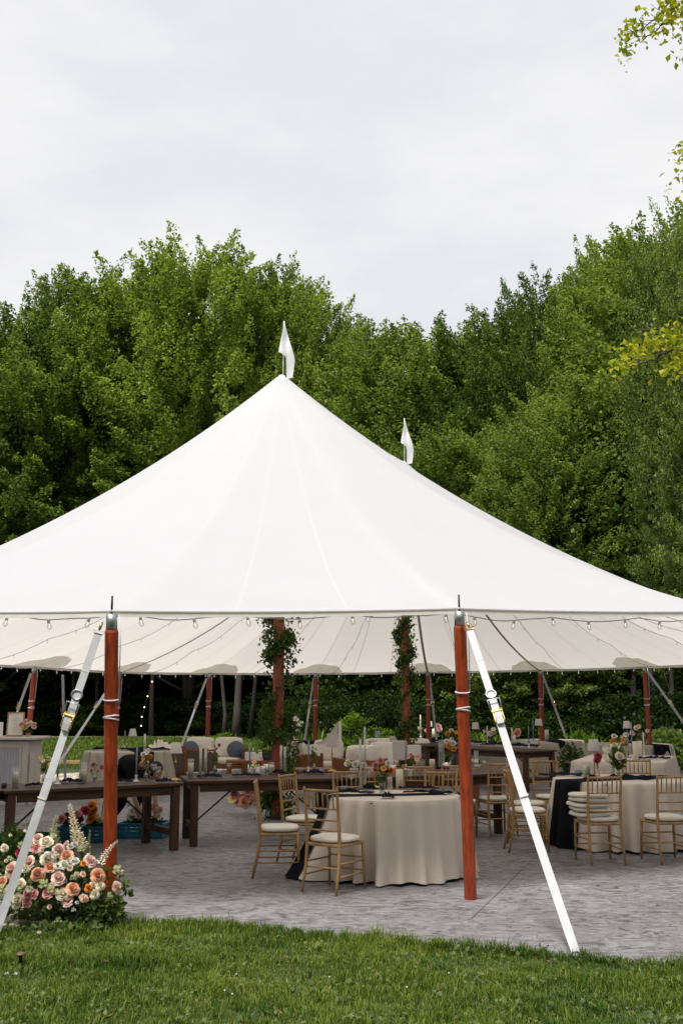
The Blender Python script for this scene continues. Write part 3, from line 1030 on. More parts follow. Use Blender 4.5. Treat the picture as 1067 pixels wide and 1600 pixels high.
for i, (px, Y, s) in enumerate(fl):
    p = at(px, 1095, Y)
    lab = 'bright green strappy plant clump ' + ('left of the distant pole over the navy topped console', 'at the pole over the navy topped console', 'right of the distant pole over the navy topped console', 'under the pointed green shrub in the middle', 'in front of the rounded green shrub', 'against the rear vine wrapped pole', 'just right of the free standing red pole at the back', 'behind the strap and the back farm table lamp', 'right of the strap behind the cream taper', 'behind the black runner of the far round table', 'right of the far strap foot', 'left of the broad leaved plants at right', 'between the broad leaved plants at right', 'at the right edge behind the tables', 'behind the left cushion of the sofa', 'behind the right cushion of the sofa', 'behind the middle of the sofa', 'behind the orange blooms of the rectangular table', 'behind the right round table lamp', 'beyond the right edge of the picture', 'behind the pink buds at the back')[i]
    gr = 'bright green strappy plants behind the tables'
    if i == 0:
        fern.location = (p.x, Y, -.02); fern.scale = (s,) * 3; fern['label'] = lab; fern['group'] = gr
    else:
        copy_tree(fern, (p.x, Y, -.02), i * 1.1, lab, gr, s)

brs = make_shrub('bright_shrub', 1.3, .55, 2600, .075, M['leaf_bright'], 77)
for i, (px, py, Y, lab) in enumerate(((553, 1112, 31, 'bright pointed green shrub behind the slung pale cloth'), (600, 1136, 31, 'rounded bright green shrub left of the rear vine wrapped pole'), (738, 1142, 30, 'bright green bushy clump right of the free standing red pole at the back'), (905, 1140, 28.4, 'bright green shrub left of the right hand lamp'), (350, 1143, 31, 'low bright clump above the cream sofa'))):
    p = at(px, py, Y); s_ = p.z / 1.3
    o = brs if i == 0 else copy_tree(brs, (0, 0, 0), i)
    o.location = (p.x, Y, -.02); o.scale = (s_, s_, s_); o['label'] = lab
# near maple reaching in from the right with yellow green sprays
nt_ = thing('near_maple_tree', 'near maple whose yellow green sprays reach in from the right edge', 'tree', (7.2, 11.5, -.03))
mb = MB()
mb.tube([(0, 0, 0), (.05, 0, 2.5), (-.1, .1, 5), (0, 0, 8), (.1, 0, 11)], [.26, .2, .17, .12, .04], 10)
base = Vector((7.2, 11.5, -.03))
sprays = []
def limb(z0, path, r0):
    pts = [Vector((0, 0, z0))] + [Vector(p) - base for p in path]
    n = len(pts)
    sm = []
    for i in range(n - 1):
        p0, p1, p2, p3 = pts[max(i - 1, 0)], pts[i], pts[i + 1], pts[min(i + 2, n - 1)]
        for j in range(6):
            t = j / 6
            sm.append(.5 * ((2 * p1) + (p2 - p0) * t + (2 * p0 - 5 * p1 + 4 * p2 - p3) * t * t + (3 * p1 - p0 - 3 * p2 + p3) * t ** 3) + Vector((noise.noise(p1 * 3 + Vector((j, 0, 0))), 0, noise.noise(p1 * 2 + Vector((0, j, 4))))) * .035)
    sm.append(pts[-1])
    mb.tube(sm, [r0 * (1 - i / len(sm)) + .004 for i in range(len(sm))], 6)
    for i in range(8, len(sm) - 1, 2):
        a_ = random.uniform(-1, 1)
        mb.tube([sm[i], sm[i] + Vector((-.10, a_ * .1, .05 * a_)), sm[i] + Vector((-.20, a_ * .2, -.03))], [.005, .003, .002], 4)
    return [p + base for p in pts]
def leafspray(pts, n, spread, size):
    out = []
    for k in range(n):
        i = RNG.integers(0, len(pts) - 1)
        f = RNG.random()
        p = np.array(pts[i]) * (1 - f) + np.array(pts[i + 1]) * f
        out.append(p + RNG.normal(size=3) * np.array([spread, spread * 1.2, spread * .55]) - np.array([0, 0, spread * .3]))
    return np.array(out), size
Yb = 10.2
clouds = []
l1 = limb(3.6, [at(1130, 590, 10.8), at(1067, 545, 10.4), at(1020, 560, 10.2), at(985, 573, 10.1)], .022)
l1b = limb(3.4, [at(1140, 560, 10.8), at(1080, 540, 10.5), at(1045, 512, 10.4), at(990, 520, 10.2)], .014)
l2 = limb(5.5, [at(1140, 20, 11), at(1067, 25, 10.6), at(1040, 35, 10.4), at(1000, 66, 10.2)], .018)
l2b = limb(5.7, [at(1130, -20, 11), at(1060, -5, 10.7), at(1025, 28, 10.3), at(985, 55, 10.1)], .015)
l3 = limb(4.6, [at(1140, 250, 11), at(1090, 240, 10.8), at(1062, 245, 10.6)], .03)
def sp(cx, cy, Y, sx, sz, n):
    c = at(cx, cy, Y)
    return np.array(c) + RNG.normal(size=(n, 3)) * np.array([sx, .16, sz])
for (x_, y_, sx, sz, n) in ((970, 575, .10, .05, 46), (987, 552, .09, .05, 44), (1005, 543, .1, .04, 40), (1028, 535, .12, .05, 60), (1050, 525, .10, .07, 60), (1062, 540, .08, .08, 60), (1047, 580, .08, .04, 44), (1062, 565, .06, .05, 30),
                            (985, 48, .07, .04, 34), (974, 62, .05, .04, 26), (1000, 42, .08, .04, 40), (978, 80, .035, .045, 20), (1000, 60, .05, .02, 10), (1033, 40, .07, .05, 40), (1045, 10, .07, .10, 80), (1060, 15, .08, .12, 90), (1062, 60, .04, .05, 16), (1064, 85, .03, .03, 8), (1062, 240, .05, .06, 26), (1066, 275, .04, .1, 34)):
    clouds.append(sp(x_, y_, 10.3, sx, sz, n))
for k in range(22):   # the rest of its crown, outside the frame
    clouds.append(np.array([7.4 + RNG.normal() * .9, 11.5 + RNG.normal() * 1.2, RNG.uniform(4, 11)]) + RNG.normal(size=(160, 3)) * .45)
C = np.concatenate(clouds) - np.array(base)
V, Q = leaves(C, .075 * RNG.uniform(.6, 1.25, len(C)), None, 1, .7, .7)
link('leaves', np_mesh('leaves', V, Q, M['leaf_yellow']), nt_)
mb.build('trunk', M['bark_light'], nt_, smooth=True)

# ------------------------------------------------------------------ the tent
A0 = gp(433, 1280); A0.z = 0
B0 = Vector((1.24, 20.7, 0))
ZPK = at(435, 590, A0.y).z
def P(px, py, Y):
    return at(px, py, Y)
HEM = [  # pole tops (canopy corner): x, y, z, ridge parameter (0 front peak, 1 rear peak)
    (P(175, 955, 8.25), 0), (P(717, 951, 9.05), 0), (Vector((3.80, 10.35, 2.56)), 0.0), (Vector((5.55, 12.9, 2.47)), .0),
    (Vector((6.45, 15.7, 2.45)), .45), (Vector((7.3, 18.2, 2.45)), .9), (Vector((7.6, 20.9, 2.45)), 1),
    (P(1006, 1041, 23.3), 1), (P(843, 1046, 25.6), 1), (P(668, 1049, 26.9), 1), (P(493, 1051, 27.0), 1), (P(327, 1051, 26.0), 1),
    (P(187, 1049, 23.8), .95), (P(55, 1041, 21.2), .8), (Vector((-7.3, 18.2, 2.4)), .4), (Vector((-7.75, 15.0, 2.4)), .0), (Vector((-6.85, 11.9, 2.4)), 0), (Vector((-4.55, 9.5, 2.50)), 0)]
NP = len(HEM)
SAG = .10
KP = .48
def ridge(s):
    p = A0.lerp(B0, s)
    return Vector((p.x, p.y, ZPK - .30 * s - SAG * 4 * s * (1 - s)))
def hem_at(u):
    k = int(math.floor(u)) % NP
    f = u - math.floor(u)
    a, sa = HEM[k]
    b, sb = HEM[(k + 1) % NP]
    p = a.lerp(b, f)
    s = sa + (sb - sa) * f
    c = ridge(s)
    inw = Vector((c.x - p.x, c.y - p.y, 0)).normalized()
    bow = 4 * f * (1 - f)
    p = p + inw * .03 * bow + Vector((0, 0, -.012 * bow))
    return p, s
POLE_L = [math.hypot(ridge(s_).x - p_.x, ridge(s_).y - p_.y) for p_, s_ in HEM]
def canopy(u, t, off=0.0):
    """t 0 at the hem, 1 at the peak / ridge"""
    p, s = hem_at(u)
    c = ridge(s)
    d = Vector((c.x - p.x, c.y - p.y, 0))
    L_ = d.length
    end = c - d / L_ * .10
    k0 = int(math.floor(u)); f0 = u - k0
    La, Lb = POLE_L[k0 % NP], POLE_L[(k0 + 1) % NP]
    Lm = L_ + (La + (Lb - La) * f0 - L_) * min(1, t * 1.6)
    q = c - d / L_ * ((1 - t) * Lm + t * .10)
    g_ = (1 - KP) * t + KP * t ** 2.0
    f = u - math.floor(u)
    # cloth lies a little lower between the hip lines
    dip = .05 * math.sin(pi * f) ** 1.0 * math.sin(pi * min(1, t * 1.05)) * (1 - t) if True else 0
    z = p.z + (c.z - .02 - p.z) * g_ - dip
    # fine draw lines that run to the pole tops
    r_ = math.exp(-t * 7)
    z += .022 * r_ * min(1, t * 30) * math.sin(f * 2 * pi * 5) * (min(f, 1 - f) < .3)
    return Vector((q.x, q.y, z + off))

tent = thing('sailcloth_tent', 'large white sailcloth pole tent with two pennant topped peaks over the patio', 'tent', (A0.x, A0.y, 0))
TB = Vector((A0.x, A0.y, 0))
SU, SV = 14, 30
mb = MB()
mb.grid(lambda a, b: canopy(a * NP, b ** 1.1) - TB, NP * SU, SV, closed_u=True)
mb.build('canopy', M['canvas'], tent, smooth=True)
hp = [canopy(k / SU, 0) - TB for k in range(NP * SU)]
mb = MB()
nh = len(hp)
for k in range(nh):
    a, b = hp[k], hp[(k + 1) % nh]
    ca = Vector((-a.x, -a.y + 2, 0)).normalized() * .05
    wv = Vector((0, 0, .006 * math.sin(k * 1.7)))
    mb.add([a + Vector((0, 0, .004)), b + Vector((0, 0, .004)), b + Vector((0, 0, -.045)) + wv * 0, a + Vector((0, 0, -.045))], [(0, 1, 2, 3)])
mb.build('hem_band', M['hem'], tent, smooth=True)
mb = MB().tube([p + Vector((0, 0, .002)) for p in hp], .011, 6, closed=True)
mb.build('hem_rope', M['canvas'], tent, smooth=True)
# seams, hip webbings and corner patches below the cloth
for k in range(NP * 3):
    u = k / 3
    mb = MB()
    n = 22
    hipweb = (k % 3 == 0) and (k // 3) in (12, 9, 8, 1)
    w = .030 if hipweb else .004
    vs = []
    for i in range(n + 1):
        t_ = .003 + .96 * i / n
        c = canopy(u, t_, -.012 if hipweb else -.006) - TB
        e_ = (hem_at(u + .01)[0] - hem_at(u - .01)[0]).normalized() * w
        if hipweb:
            c.z -= .03 + .12 * math.sin(pi * i / n)
        vs += [c - e_, c + e_]
    mb.add(vs, [(2 * i, 2 * i + 1, 2 * i + 3, 2 * i + 2) for i in range(n)])
    mb.build('hip_webbing' if hipweb else 'seam', M['webbeige'] if hipweb else M['seam'], tent)
for k in range(2, NP - 1):
    mb = MB()
    def fn(a, b):
        w_ = pi * a
        b = b * (.45 if k in (0, 1, 2, 17) else 1)
        pleat = 1 + .04 * math.cos(w_ * 11)
        du, dt = .23 * math.cos(w_) * b, .088 * math.sin(w_) * b * pleat
        c = canopy(k + du, .004 + dt, -.014) - TB
        c.z -= (.012 * (1 - math.cos(w_ * 10)) + .004) * math.sin(pi * b) * math.sin(w_)
        return c
    mb.grid(fn, 50, 5)
    mb.build('corner_patch', M['patch'], tent, smooth=True)
# peaks with pennants
for (c, nm) in ((ridge(0), 0), (ridge(1), 1)):
    q = c - TB
    MB().lathe([(.13, -.07), (.07, -.01), (.045, .035), (.03, .04)], q, 14).build('peak_collar', M['flag'], tent, smooth=True)
    pn = MB().tube([q + Vector((.02, 0, -.1)), q + Vector((.03, 0, .93))], .011, 8).build('pennant_pole', M['whitemetal'], tent, smooth=True)
    def fold(x, z):
        return .035 * math.sin(x * 38) + .02 * math.sin(z * 9 + x * 14)
    fm = MB()
    def left(z):   # outline of the hanging cloth, z measured down from the top
        return -.075 * (z / .43) if z < .43 else (-.075 + .10 * (z - .43) / .07 if z < .50 else .025 + .02 * (z - .5))
    def right(z):
        return .145 * (z / .55) if z < .55 else .145 - .03 * (z - .55) / .25
    rows = 26
    vs = []
    for j in range(rows + 1):
        z_ = .001 + .80 * j / rows
        l_, r_ = left(z_), right(z_)
        for i in range(9):
            x_ = l_ + (r_ - l_) * i / 8
            vs.append((x_ + .03, fold(x_, z_) * min(1, z_ * 4), .79 - z_))
    vs = [(p[0] * 1.2 + q.x, p[1] + q.y - .03, p[2] * 1.14 + q.z) for p in vs]
    fm.add(vs, [(j * 9 + i, j * 9 + i + 1, j * 9 + 10 + i, j * 9 + 9 + i) for j in range(rows) for i in range(8)])
    fm.build('pennant', M['flag'], tent, smooth=True)

# side poles --------------------------------------------------
def side_pole(name, top, base, label, near):
    t = thing(name, label, 'tent pole', base, 0, 'red octagonal side poles of the tent')
    d = top - base
    r = .054
    n = 8
    capl = .13
    L_ = d.length
    k1 = d * ((L_ - capl) / L_)
    mb = MB().tube([Vector((0, 0, 0)) , d * .5, k1 - d * (.02 / L_), k1], [r, r, r, r * .86], 8)
    mb.build('shaft', M['polewood'] if near else M['polewood_dark'], t)
    MB().tube([k1 + d * (.0 / L_), d - d * (.01 / L_)], [.046, .043], 12).build('cap_sleeve', M['steel'], t, smooth=True)
    MB().tube([d * .995, d + Vector((0, 0, .13))], .009, 6).build('pin', M['dark'], t, smooth=True)
    # jump rope with wraps
    for zf, ex in ((.72, 0), (.665, 1), (.657, 2)):
        c = d * zf
        pts = [c + Vector((math.cos(w) * (r + .006), math.sin(w) * (r + .006), .010 * math.sin(w + ex * 2))) for w in [2 * pi * i / 14 for i in range(14)]]
        MB().tube(pts, .006, 6, closed=True).build('rope_wrap', M['rope'], t, smooth=True)
    a = Vector((r + .008, -.01, 0))
    MB().tube([d * .99 + a, d * .9 + a * 1.15, d * .72 + a], .005, 6).build('jump_rope', M['rope'], t, smooth=True)
    return t
pole_labels = ['thick red pole beside the rose arrangement, nearest at the left', 'thick red pole standing free on the bright patio right of the middle', 'near red pole just beyond the right edge of the photo', 'red pole beyond the right edge, second back from the front',
    'red pole along the right flank outside the photo, midway', 'red pole along the right flank outside the photo, fourth from the front', 'red pole along the right flank outside the photo, fifth from the front',
    'distant red pole farthest right, behind the rectangular linen table', 'distant red pole behind the round table with the far right black runner', 'distant red pole close to the right of the rear vine wrapped pole', 'distant red pole above the ferns right of the front vine wrapped pole', 'distant red pole behind the cream sofa',
    'distant red pole peeking out right of the near left pole', 'distant red pole beside the bar at the far left', 'red pole on the left flank beyond the photo, rearmost', 'red pole on the left flank beyond the photo, middle', 'red pole on the left flank beyond the photo, second from the front', 'red pole on the left flank beyond the photo, nearest']
bases = {0: gp(172, 1437), 1: gp(735, 1405), 13: None}
for k in range(NP):
    top = HEM[k][0]
    b = bases.get(k)
    if b is None:
        px_shift = 0
        b = Vector((top.x, top.y, 0))
        if k == 13: b.x -= .10
        if k == 12: b.x -= .06
        if k == 7: b.x += .05
    b.z = -.01
    side_pole('side_pole', top + Vector((0, 0, -.01)), b, pole_labels[k], k in (0, 1))

# ratchet straps ------------------------------------------------
def ribbon(mb, pts, w, wv, th=.004):
    """flat band through pts with width vector wv"""
    vs = []
    for i, p in enumerate(pts):
        a = wv[i] if isinstance(wv, list) else wv
        t_ = (pts[min(i + 1, len(pts) - 1)] - pts[max(i - 1, 0)]).normalized()
        nn = t_.cross(a).normalized() * th / 2
        vs += [p - a * w / 2 - nn, p + a * w / 2 - nn, p + a * w / 2 + nn, p - a * w / 2 + nn]
    n = len(pts)
    fs = [(0, 1, 2, 3)[::-1], (4 * n - 4, 4 * n - 3, 4 * n - 2, 4 * n - 1)]
    for i in range(n - 1):
        for k in range(4):
            k2 = (k + 1) % 4
            fs.append((4 * i + k, 4 * i + k2, 4 * i + 4 + k2, 4 * i + 4 + k))
    mb.add(vs, fs)
def strap(top, foot, label, rat=.34, w=.062, near=True, group=None, color=None, twist=0.0):
    t = thing('ratchet_strap', label, 'strap', foot, 0, group)
    top = top - foot
    d = top.normalized()
    L_ = top.length
    wv = d.cross(Vector((0, 1, 0)))
    wv.normalize()
    nrm = wv.cross(d).normalized()
    if nrm.y > 0: nrm = -nrm
    cm = color or M['webbing']
    pr = L_ * (1 - rat)          # ratchet distance from the foot
    lo, hi = MB(), MB()
    pts, wvs = [], []
    for i in range(15):
        f = i / 14
        tw = twist * math.sin(f * pi * 1.5) + (.25 if i == 0 else .0)
        R = Matrix.Rotation(tw, 3, d)
        pts.append(d * (pr * f) + nrm * (-.004) + Vector((0, 0, -.02 * math.sin(pi * f))))
        wvs.append(R @ wv)
    ribbon(lo, pts, w, wvs)
    lo.build('lower_webbing', cm, t)
    pts = [d * (pr + (L_ - .05 - pr) * i / 8) + nrm * .006 for i in range(9)]
    ribbon(hi, pts, w * .96, wv)
    hi.build('upper_webbing', cm, t)
    if near:
        # stitched band and ring
        st = MB(); c = d * (L_ - .36)
        ribbon(st, [c - d * .004 + nrm * .009, c + d * .004 + nrm * .009], w * 1.01, wv, .003)
        st.build('stitching', M['hem'], t)
        st = MB(); c = d * (pr * .63)
        ribbon(st, [c - d * .006 + nrm * .004, c + d * .006 + nrm * .004], w * 1.03, wv, .004)
        st.build('stitching', M['hem'], t)
        c = d * (pr + .20) + nrm * .012
        MB().tube([c + wv * math.cos(a) * .040 + d * math.sin(a) * .036 for a in [2 * pi * i / 18 for i in range(18)]], .007, 7, closed=True).build('ring', M['steel'], t, smooth=True)
        # clip at the pole head
        c = d * (L_ - .045) + nrm * .01
        MB().tube([c + wv * (w * .62) * sx + d * sy for sx, sy in ((-1, -.012), (1, -.012), (1, .012), (-1, .012))], .006, 6, closed=True).build('slot_ring', M['whitemetal'] if near != 2 else M['brass'], t, smooth=True)
        MB().tube([c + d * .01, c + d * .05, c + d * .075 - nrm * .02], [.010, .012, .008], 8).build('hook', M['brass'], t, smooth=True)
    # ratchet
    c = d * pr + nrm * .014
    k = .85 if near else 1.0
    r = MB()
    for sgn in (-1, 1):
        e1 = wv * sgn * (w * .60)
        q = [c + e1 - d * .075 * k, c + e1 - d * .06 * k + nrm * .028, c + e1 + d * .02 * k + nrm * .034, c + e1 + d * .065 * k + nrm * .02, c + e1 + d * .07 * k - nrm * .008, c + e1 - d * .07 * k - nrm * .010]
        ox = wv * sgn * .0025
        r.add([a - ox for a in q] + [a + ox for a in q], [tuple(range(6)), tuple(range(11, 5, -1))] + [(i, (i + 1) % 6, (i + 1) % 6 + 6, i + 6) for i in range(6)])
    r.tube([c - wv * w * .66 - d * .055 * k, c + wv * w * .66 - d * .055 * k], .011 * k, 8)
    r.tube([c - wv * w * .70 + d * .045 * k + nrm * .01, c + wv * w * .70 + d * .045 * k + nrm * .01], .014 * k, 8)
    r.tube([c - wv * w * .60 + nrm * .022, c + wv * w * .60 + nrm * .022], .006, 6)
    r.build('ratchet', M['zinc'] if near else M['brass'], t)
    h = MB()
    hb = [c - wv * w * .72 + d * .045 + nrm * .012, c - wv * w * .80 + d * .135 + nrm * .03, c + wv * w * .80 + d * .135 + nrm * .03, c + wv * w * .72 + d * .045 + nrm * .012]
    h.tube(hb, .006, 6)
    h.build('handle', M['steel'], t, smooth=True)
    f = MB(); ribbon(f, [c - d * .075 + nrm * .014, c - d * .02 + nrm * .024, c + d * .02 + nrm * .026], w * .9, wv, .006)
    f.build('fold', cm, t)
    s = MB().tube([Vector((0, 0, -.09)), Vector((0, 0, -.004))], .014, 8)
    s.lathe([(.022, -.004), (.022, .004), (.0001, .006)], n=10)
    s.build('stake', M['dark'], t, smooth=True)
    return t
def topof(k, dx=0, dz=-.11, toward=None):
    p = HEM[k][0].copy()
    return p + Vector((dx, -.06, dz))
pl, pr_ = topof(0, -.065, -.12), topof(1, .065, -.14)
strap(pl, gp(-8, 1462), 'broad white ratchet strap slanting down left from the nearest left pole', rat=.315, twist=.25)
strap(pr_, gp(899, 1488), 'broad white ratchet strap slanting down right across the patio from the free standing pole', rat=.325, near=2, twist=-.2)
far = [(13, gp(-12, 1222, 0), 'far strap running down left from the pole beside the bar'),
       (12, gp(62, 1236, 0), 'upper of the two crossing straps seen left of the near left pole'),
       (11, at(270, 1185, 27.5), 'far strap slanting down left from the pole behind the cream sofa'),
       (10, at(470, 1190, 28.6), 'far strap slanting down left to the ferns from the pole past the front vine pole'),
       (9, at(686, 1185, 29.0), 'far strap slanting slightly right from the pole near the rear vine wrapped pole'),
       (8, at(902, 1190, 28.0), 'far strap slanting down right behind the black runner of the tan round table'),
       (7, at(1125, 1195, 25.5), 'far strap slanting down right at the right edge of the photo')]
for k, f, lab in far:
    f = Vector((f.x, f.y, 0))
    strap(topof(k, -.04 if f.x < HEM[k][0].x else .04), f, lab, rat=.30, w=.055, near=False, group='far ratchet straps of the tent', twist=.5)
strap(topof(12, -.06) + Vector((-.35, -3.2, 0)) , gp(92, 1222, 0) + Vector((.35, -.8, 0)), 'lower of the two crossing straps seen left of the near left pole', rat=.34, w=.055, near=False, group='far ratchet straps of the tent', twist=.6)
for k, dirv in ((2, (1.2, -1.4)), (3, (1.7, -.6)), (4, (1.8, -.2)), (5, (1.8, 0)), (6, (1.8, .2)), (14, (-1.8, .1)), (15, (-1.8, -.1)), (16, (-1.5, -1)), (17, (-1, -1.6))):
    f = HEM[k][0].copy(); f.z = 0; f += Vector((*dirv, 0)) * 1.0
    strap(topof(k), f, 'strap of a side pole that stands outside the picture', rat=.32, w=.055, near=False, group='straps of the side poles outside the picture')

# centre poles with vines --------------------------------------
def centre_pole(base, label, r, vlabel, seed, top, zs, k=1.0):
    t = thing('centre_pole', label, 'tent pole', base)
    MB().tube([(0, 0, 0), (0, 0, 3), (0, 0, top - .06)], [r, r, r * .8], 12).build('shaft', M['polewood_dark'], t)
    MB().tube([(0, 0, 0), (0, 0, .05)], r * 1.35, 12).build('foot_plate', M['dark'], t)
    if k < 1: r = r * .95
    v = thing('vine_garland', vlabel, 'garland', base)
    rg = np.random.default_rng(seed)
    rr = random.Random(seed)
    pts = []
    turns = 5.0
    for i in range(90):
        f = i / 89
        z = .05 + f * 3.3
        a = f * turns * 2 * pi + .6 * math.sin(f * 17)
        q = r + .035 + .03 * math.sin(f * 23)
        pts.append(Vector((math.cos(a) * q, math.sin(a) * q, z)))
    MB().tube(pts, .007, 5).build('stem', M['bark'], v)
    cs = []
    for i in range(8500):
        f = rr.random()
        i_ = int(f * 88)
        p = pts[i_]
        z = p.z
        dens = zs(z)
        if rr.random() > dens: continue
        o = Vector((p.x, p.y, 0)).normalized()
        if rr.random() < .42:
            aa = rr.uniform(0, 6.283); qq = r + .03
            p = Vector((math.cos(aa) * qq, math.sin(aa) * qq, z)); o = Vector((p.x, p.y, 0)).normalized()
        sp_ = k * abs(rr.gauss(0, .075)) * (1 + .5 * dens)
        cs.append((p.x + o.x * sp_ + rr.gauss(0, .035), p.y + o.y * sp_ + rr.gauss(0, .035), z + rr.gauss(0, .05) - sp_ * .4))
    for (sx, sz, ln) in () if k < .5 else ((.14, 3.35, .42), (-.12, 2.75, .18), (.13, 2.45, .2), (.11, 1.0, .3)):   # hanging sprigs
        ends = []
        for i in range(int(60 * ln / .3)):
            f = rr.random()
            cs.append((sx * (1 + .9 * f) + rr.gauss(0, .03), -.06 + rr.gauss(0, .06), sz - ln * f + rr.gauss(0, .02)))
        MB().tube([(sx * .6, -.05, sz + .05), (sx * 1.3, -.07, sz - ln * .3), (sx * 1.9, -.07, sz - ln)], .004, 4).build('sprig', M['bark'], v)
    cs = np.array(cs)
    V, Q = leaves(cs, .062 * rg.uniform(.6, 1.4, len(cs)), np.array([0, 0, -.5]), 1, .3, .6)
    link('leaves', np_mesh('leaves', V, Q, M['leaf_vine']), v)
dz = lambda z: .55 + .45 * math.sin(z * 4.3 + .5)
centre_pole(A0, 'thick red centre pole under the front peak wound with greenery', .082, 'trailing green vine wound round the front centre pole', 3, ridge(0).z, lambda z: max(.10, min(1, .45 + .6 * math.sin(z * 5.3 + .3))) * (1.0 if z < 2.7 else .7), .8)
centre_pole(B0, 'thick red centre pole under the rear peak, half hidden by leaves', .080, 'dense green vine wound round the rear centre pole', 9, ridge(1).z, lambda z: (.35 + .5 * abs(math.sin(z * 4))) if z > 2.05 else (.10 if z > 1.5 else .6), .42)

# festoon lights -------------------------------------------------
bulb_me = MB().lathe([(.0001, -.115), (.016, -.110), (.026, -.092), (.029, -.075), (.026, -.058), (.016, -.040), (.0135, -.03)], n=12).mesh('bulb', M['bulbglass'], True)
sock_me = MB().lathe([(.0135, -.042), (.0165, -.036), (.0165, -.004), (.008, .004), (.0001, .006)], n=10).mesh('socket', M['socket'], True)
fil_me = MB().tube([(0, 0, -.04), (.004, 0, -.06), (-.004, .003, -.075), (.003, -.003, -.085)], .0022, 4).mesh('filament', M['fil'], True)
def festoon(pts, spacing, label, group, start=.2, big=1.0, droop=0):
    t = thing('festoon_light', label, 'string light', pts[0], 0, group)
    o = pts[0].copy()
    MB().tube([p - o for p in pts], .0045, 5).build('cable', M['cable'], t)
    # walk along
    acc, nxt, k = 0, start, 0
    for i in range(len(pts) - 1):
        a, b = pts[i], pts[i + 1]
        seg = (b - a).length
        while acc + seg > nxt:
            p = a.lerp(b, (nxt - acc) / seg) - o
            rot = (random.uniform(-.2, .2), random.uniform(-.25, .25), random.uniform(0, 6))
            bu = link('bulb', bulb_me, t, p, rot, big * .75)
            link('socket', sock_me, bu)
            link('filament', fil_me, bu)
            nxt += spacing * random.uniform(.9, 1.1)
        acc += seg
    return t
for k in range(NP):
    pts = []
    for i in range(25):
        f = i / 24
        c = canopy(k + .012 + f * .976, .012)
        c.z -= .045 + .035 * abs(math.sin(f * pi * 3.0)) + (.03 if 0 < k < 2 else 0)
        pts.append(c)
    near = k in (0, 1, 17)
    lab = {0: 'clear bulb string along the front hem between the two nearest poles', 1: 'clear bulb string along the front hem running off at right', 17: 'clear bulb string along the front hem running off at left'}.get(k, 'bulb string along the far and side hem of the tent')
    festoon(pts, .42 if near else .5, lab, None if near else 'bulb strings along the far and side hems', .16)
for k in range(NP):
    u = k + .5 + .12 * math.sin(k * 2.3)
    pts = []
    for i in range(31):
        t_ = .97 - .95 * i / 30
        c = canopy(u + .25 * (1 - t_), t_)
        c.z -= .07 + .06 * abs(math.sin(pi * i / 6))
        pts.append(c)
    vis = {7: 'under canopy bulb string ending between the two distant poles farthest right', 8: 'under canopy bulb string ending near the distant pole with the dark runner table', 9: 'under canopy bulb string passing just right of the rear vine wrapped pole', 10: 'under canopy bulb string coming down between the two centre poles',
           11: 'under canopy bulb string ending left of the front vine wrapped pole', 12: 'under canopy bulb string ending above the cream sofa', 13: 'under canopy bulb string ending right behind the near left pole', 0: 'under canopy bulb string that comes forward to the front hem'}
    festoon(pts, .62, vis.get(k, 'bulb string under the canopy over the flanks of the tent'), None if k in vis else 'bulb strings under the canopy over the flanks of the tent', .3, .8)
# tiny warm lights wound on a trunk beyond the lawn
tp = at(235, 1095, 52.2)
t = thing('fairy_lights', 'tiny warm lights strung down a trunk at the forest edge on the left', 'string light', (tp.x, 52.1, 0))
fp = [at(x, y, 52.1) - Vector((tp.x, 52.1, 0)) for x, y in ((238, 1052), (238, 1065), (231, 1088), (226, 1105), (222, 1120), (221, 1134))]
MB().tube(fp, .006, 4).build('cable', M['cable'], t)
for p in fp:
    MB().ball((0, 0, 0), .028, 6, 4).build('bulb', M['glow'], t, loc=p)

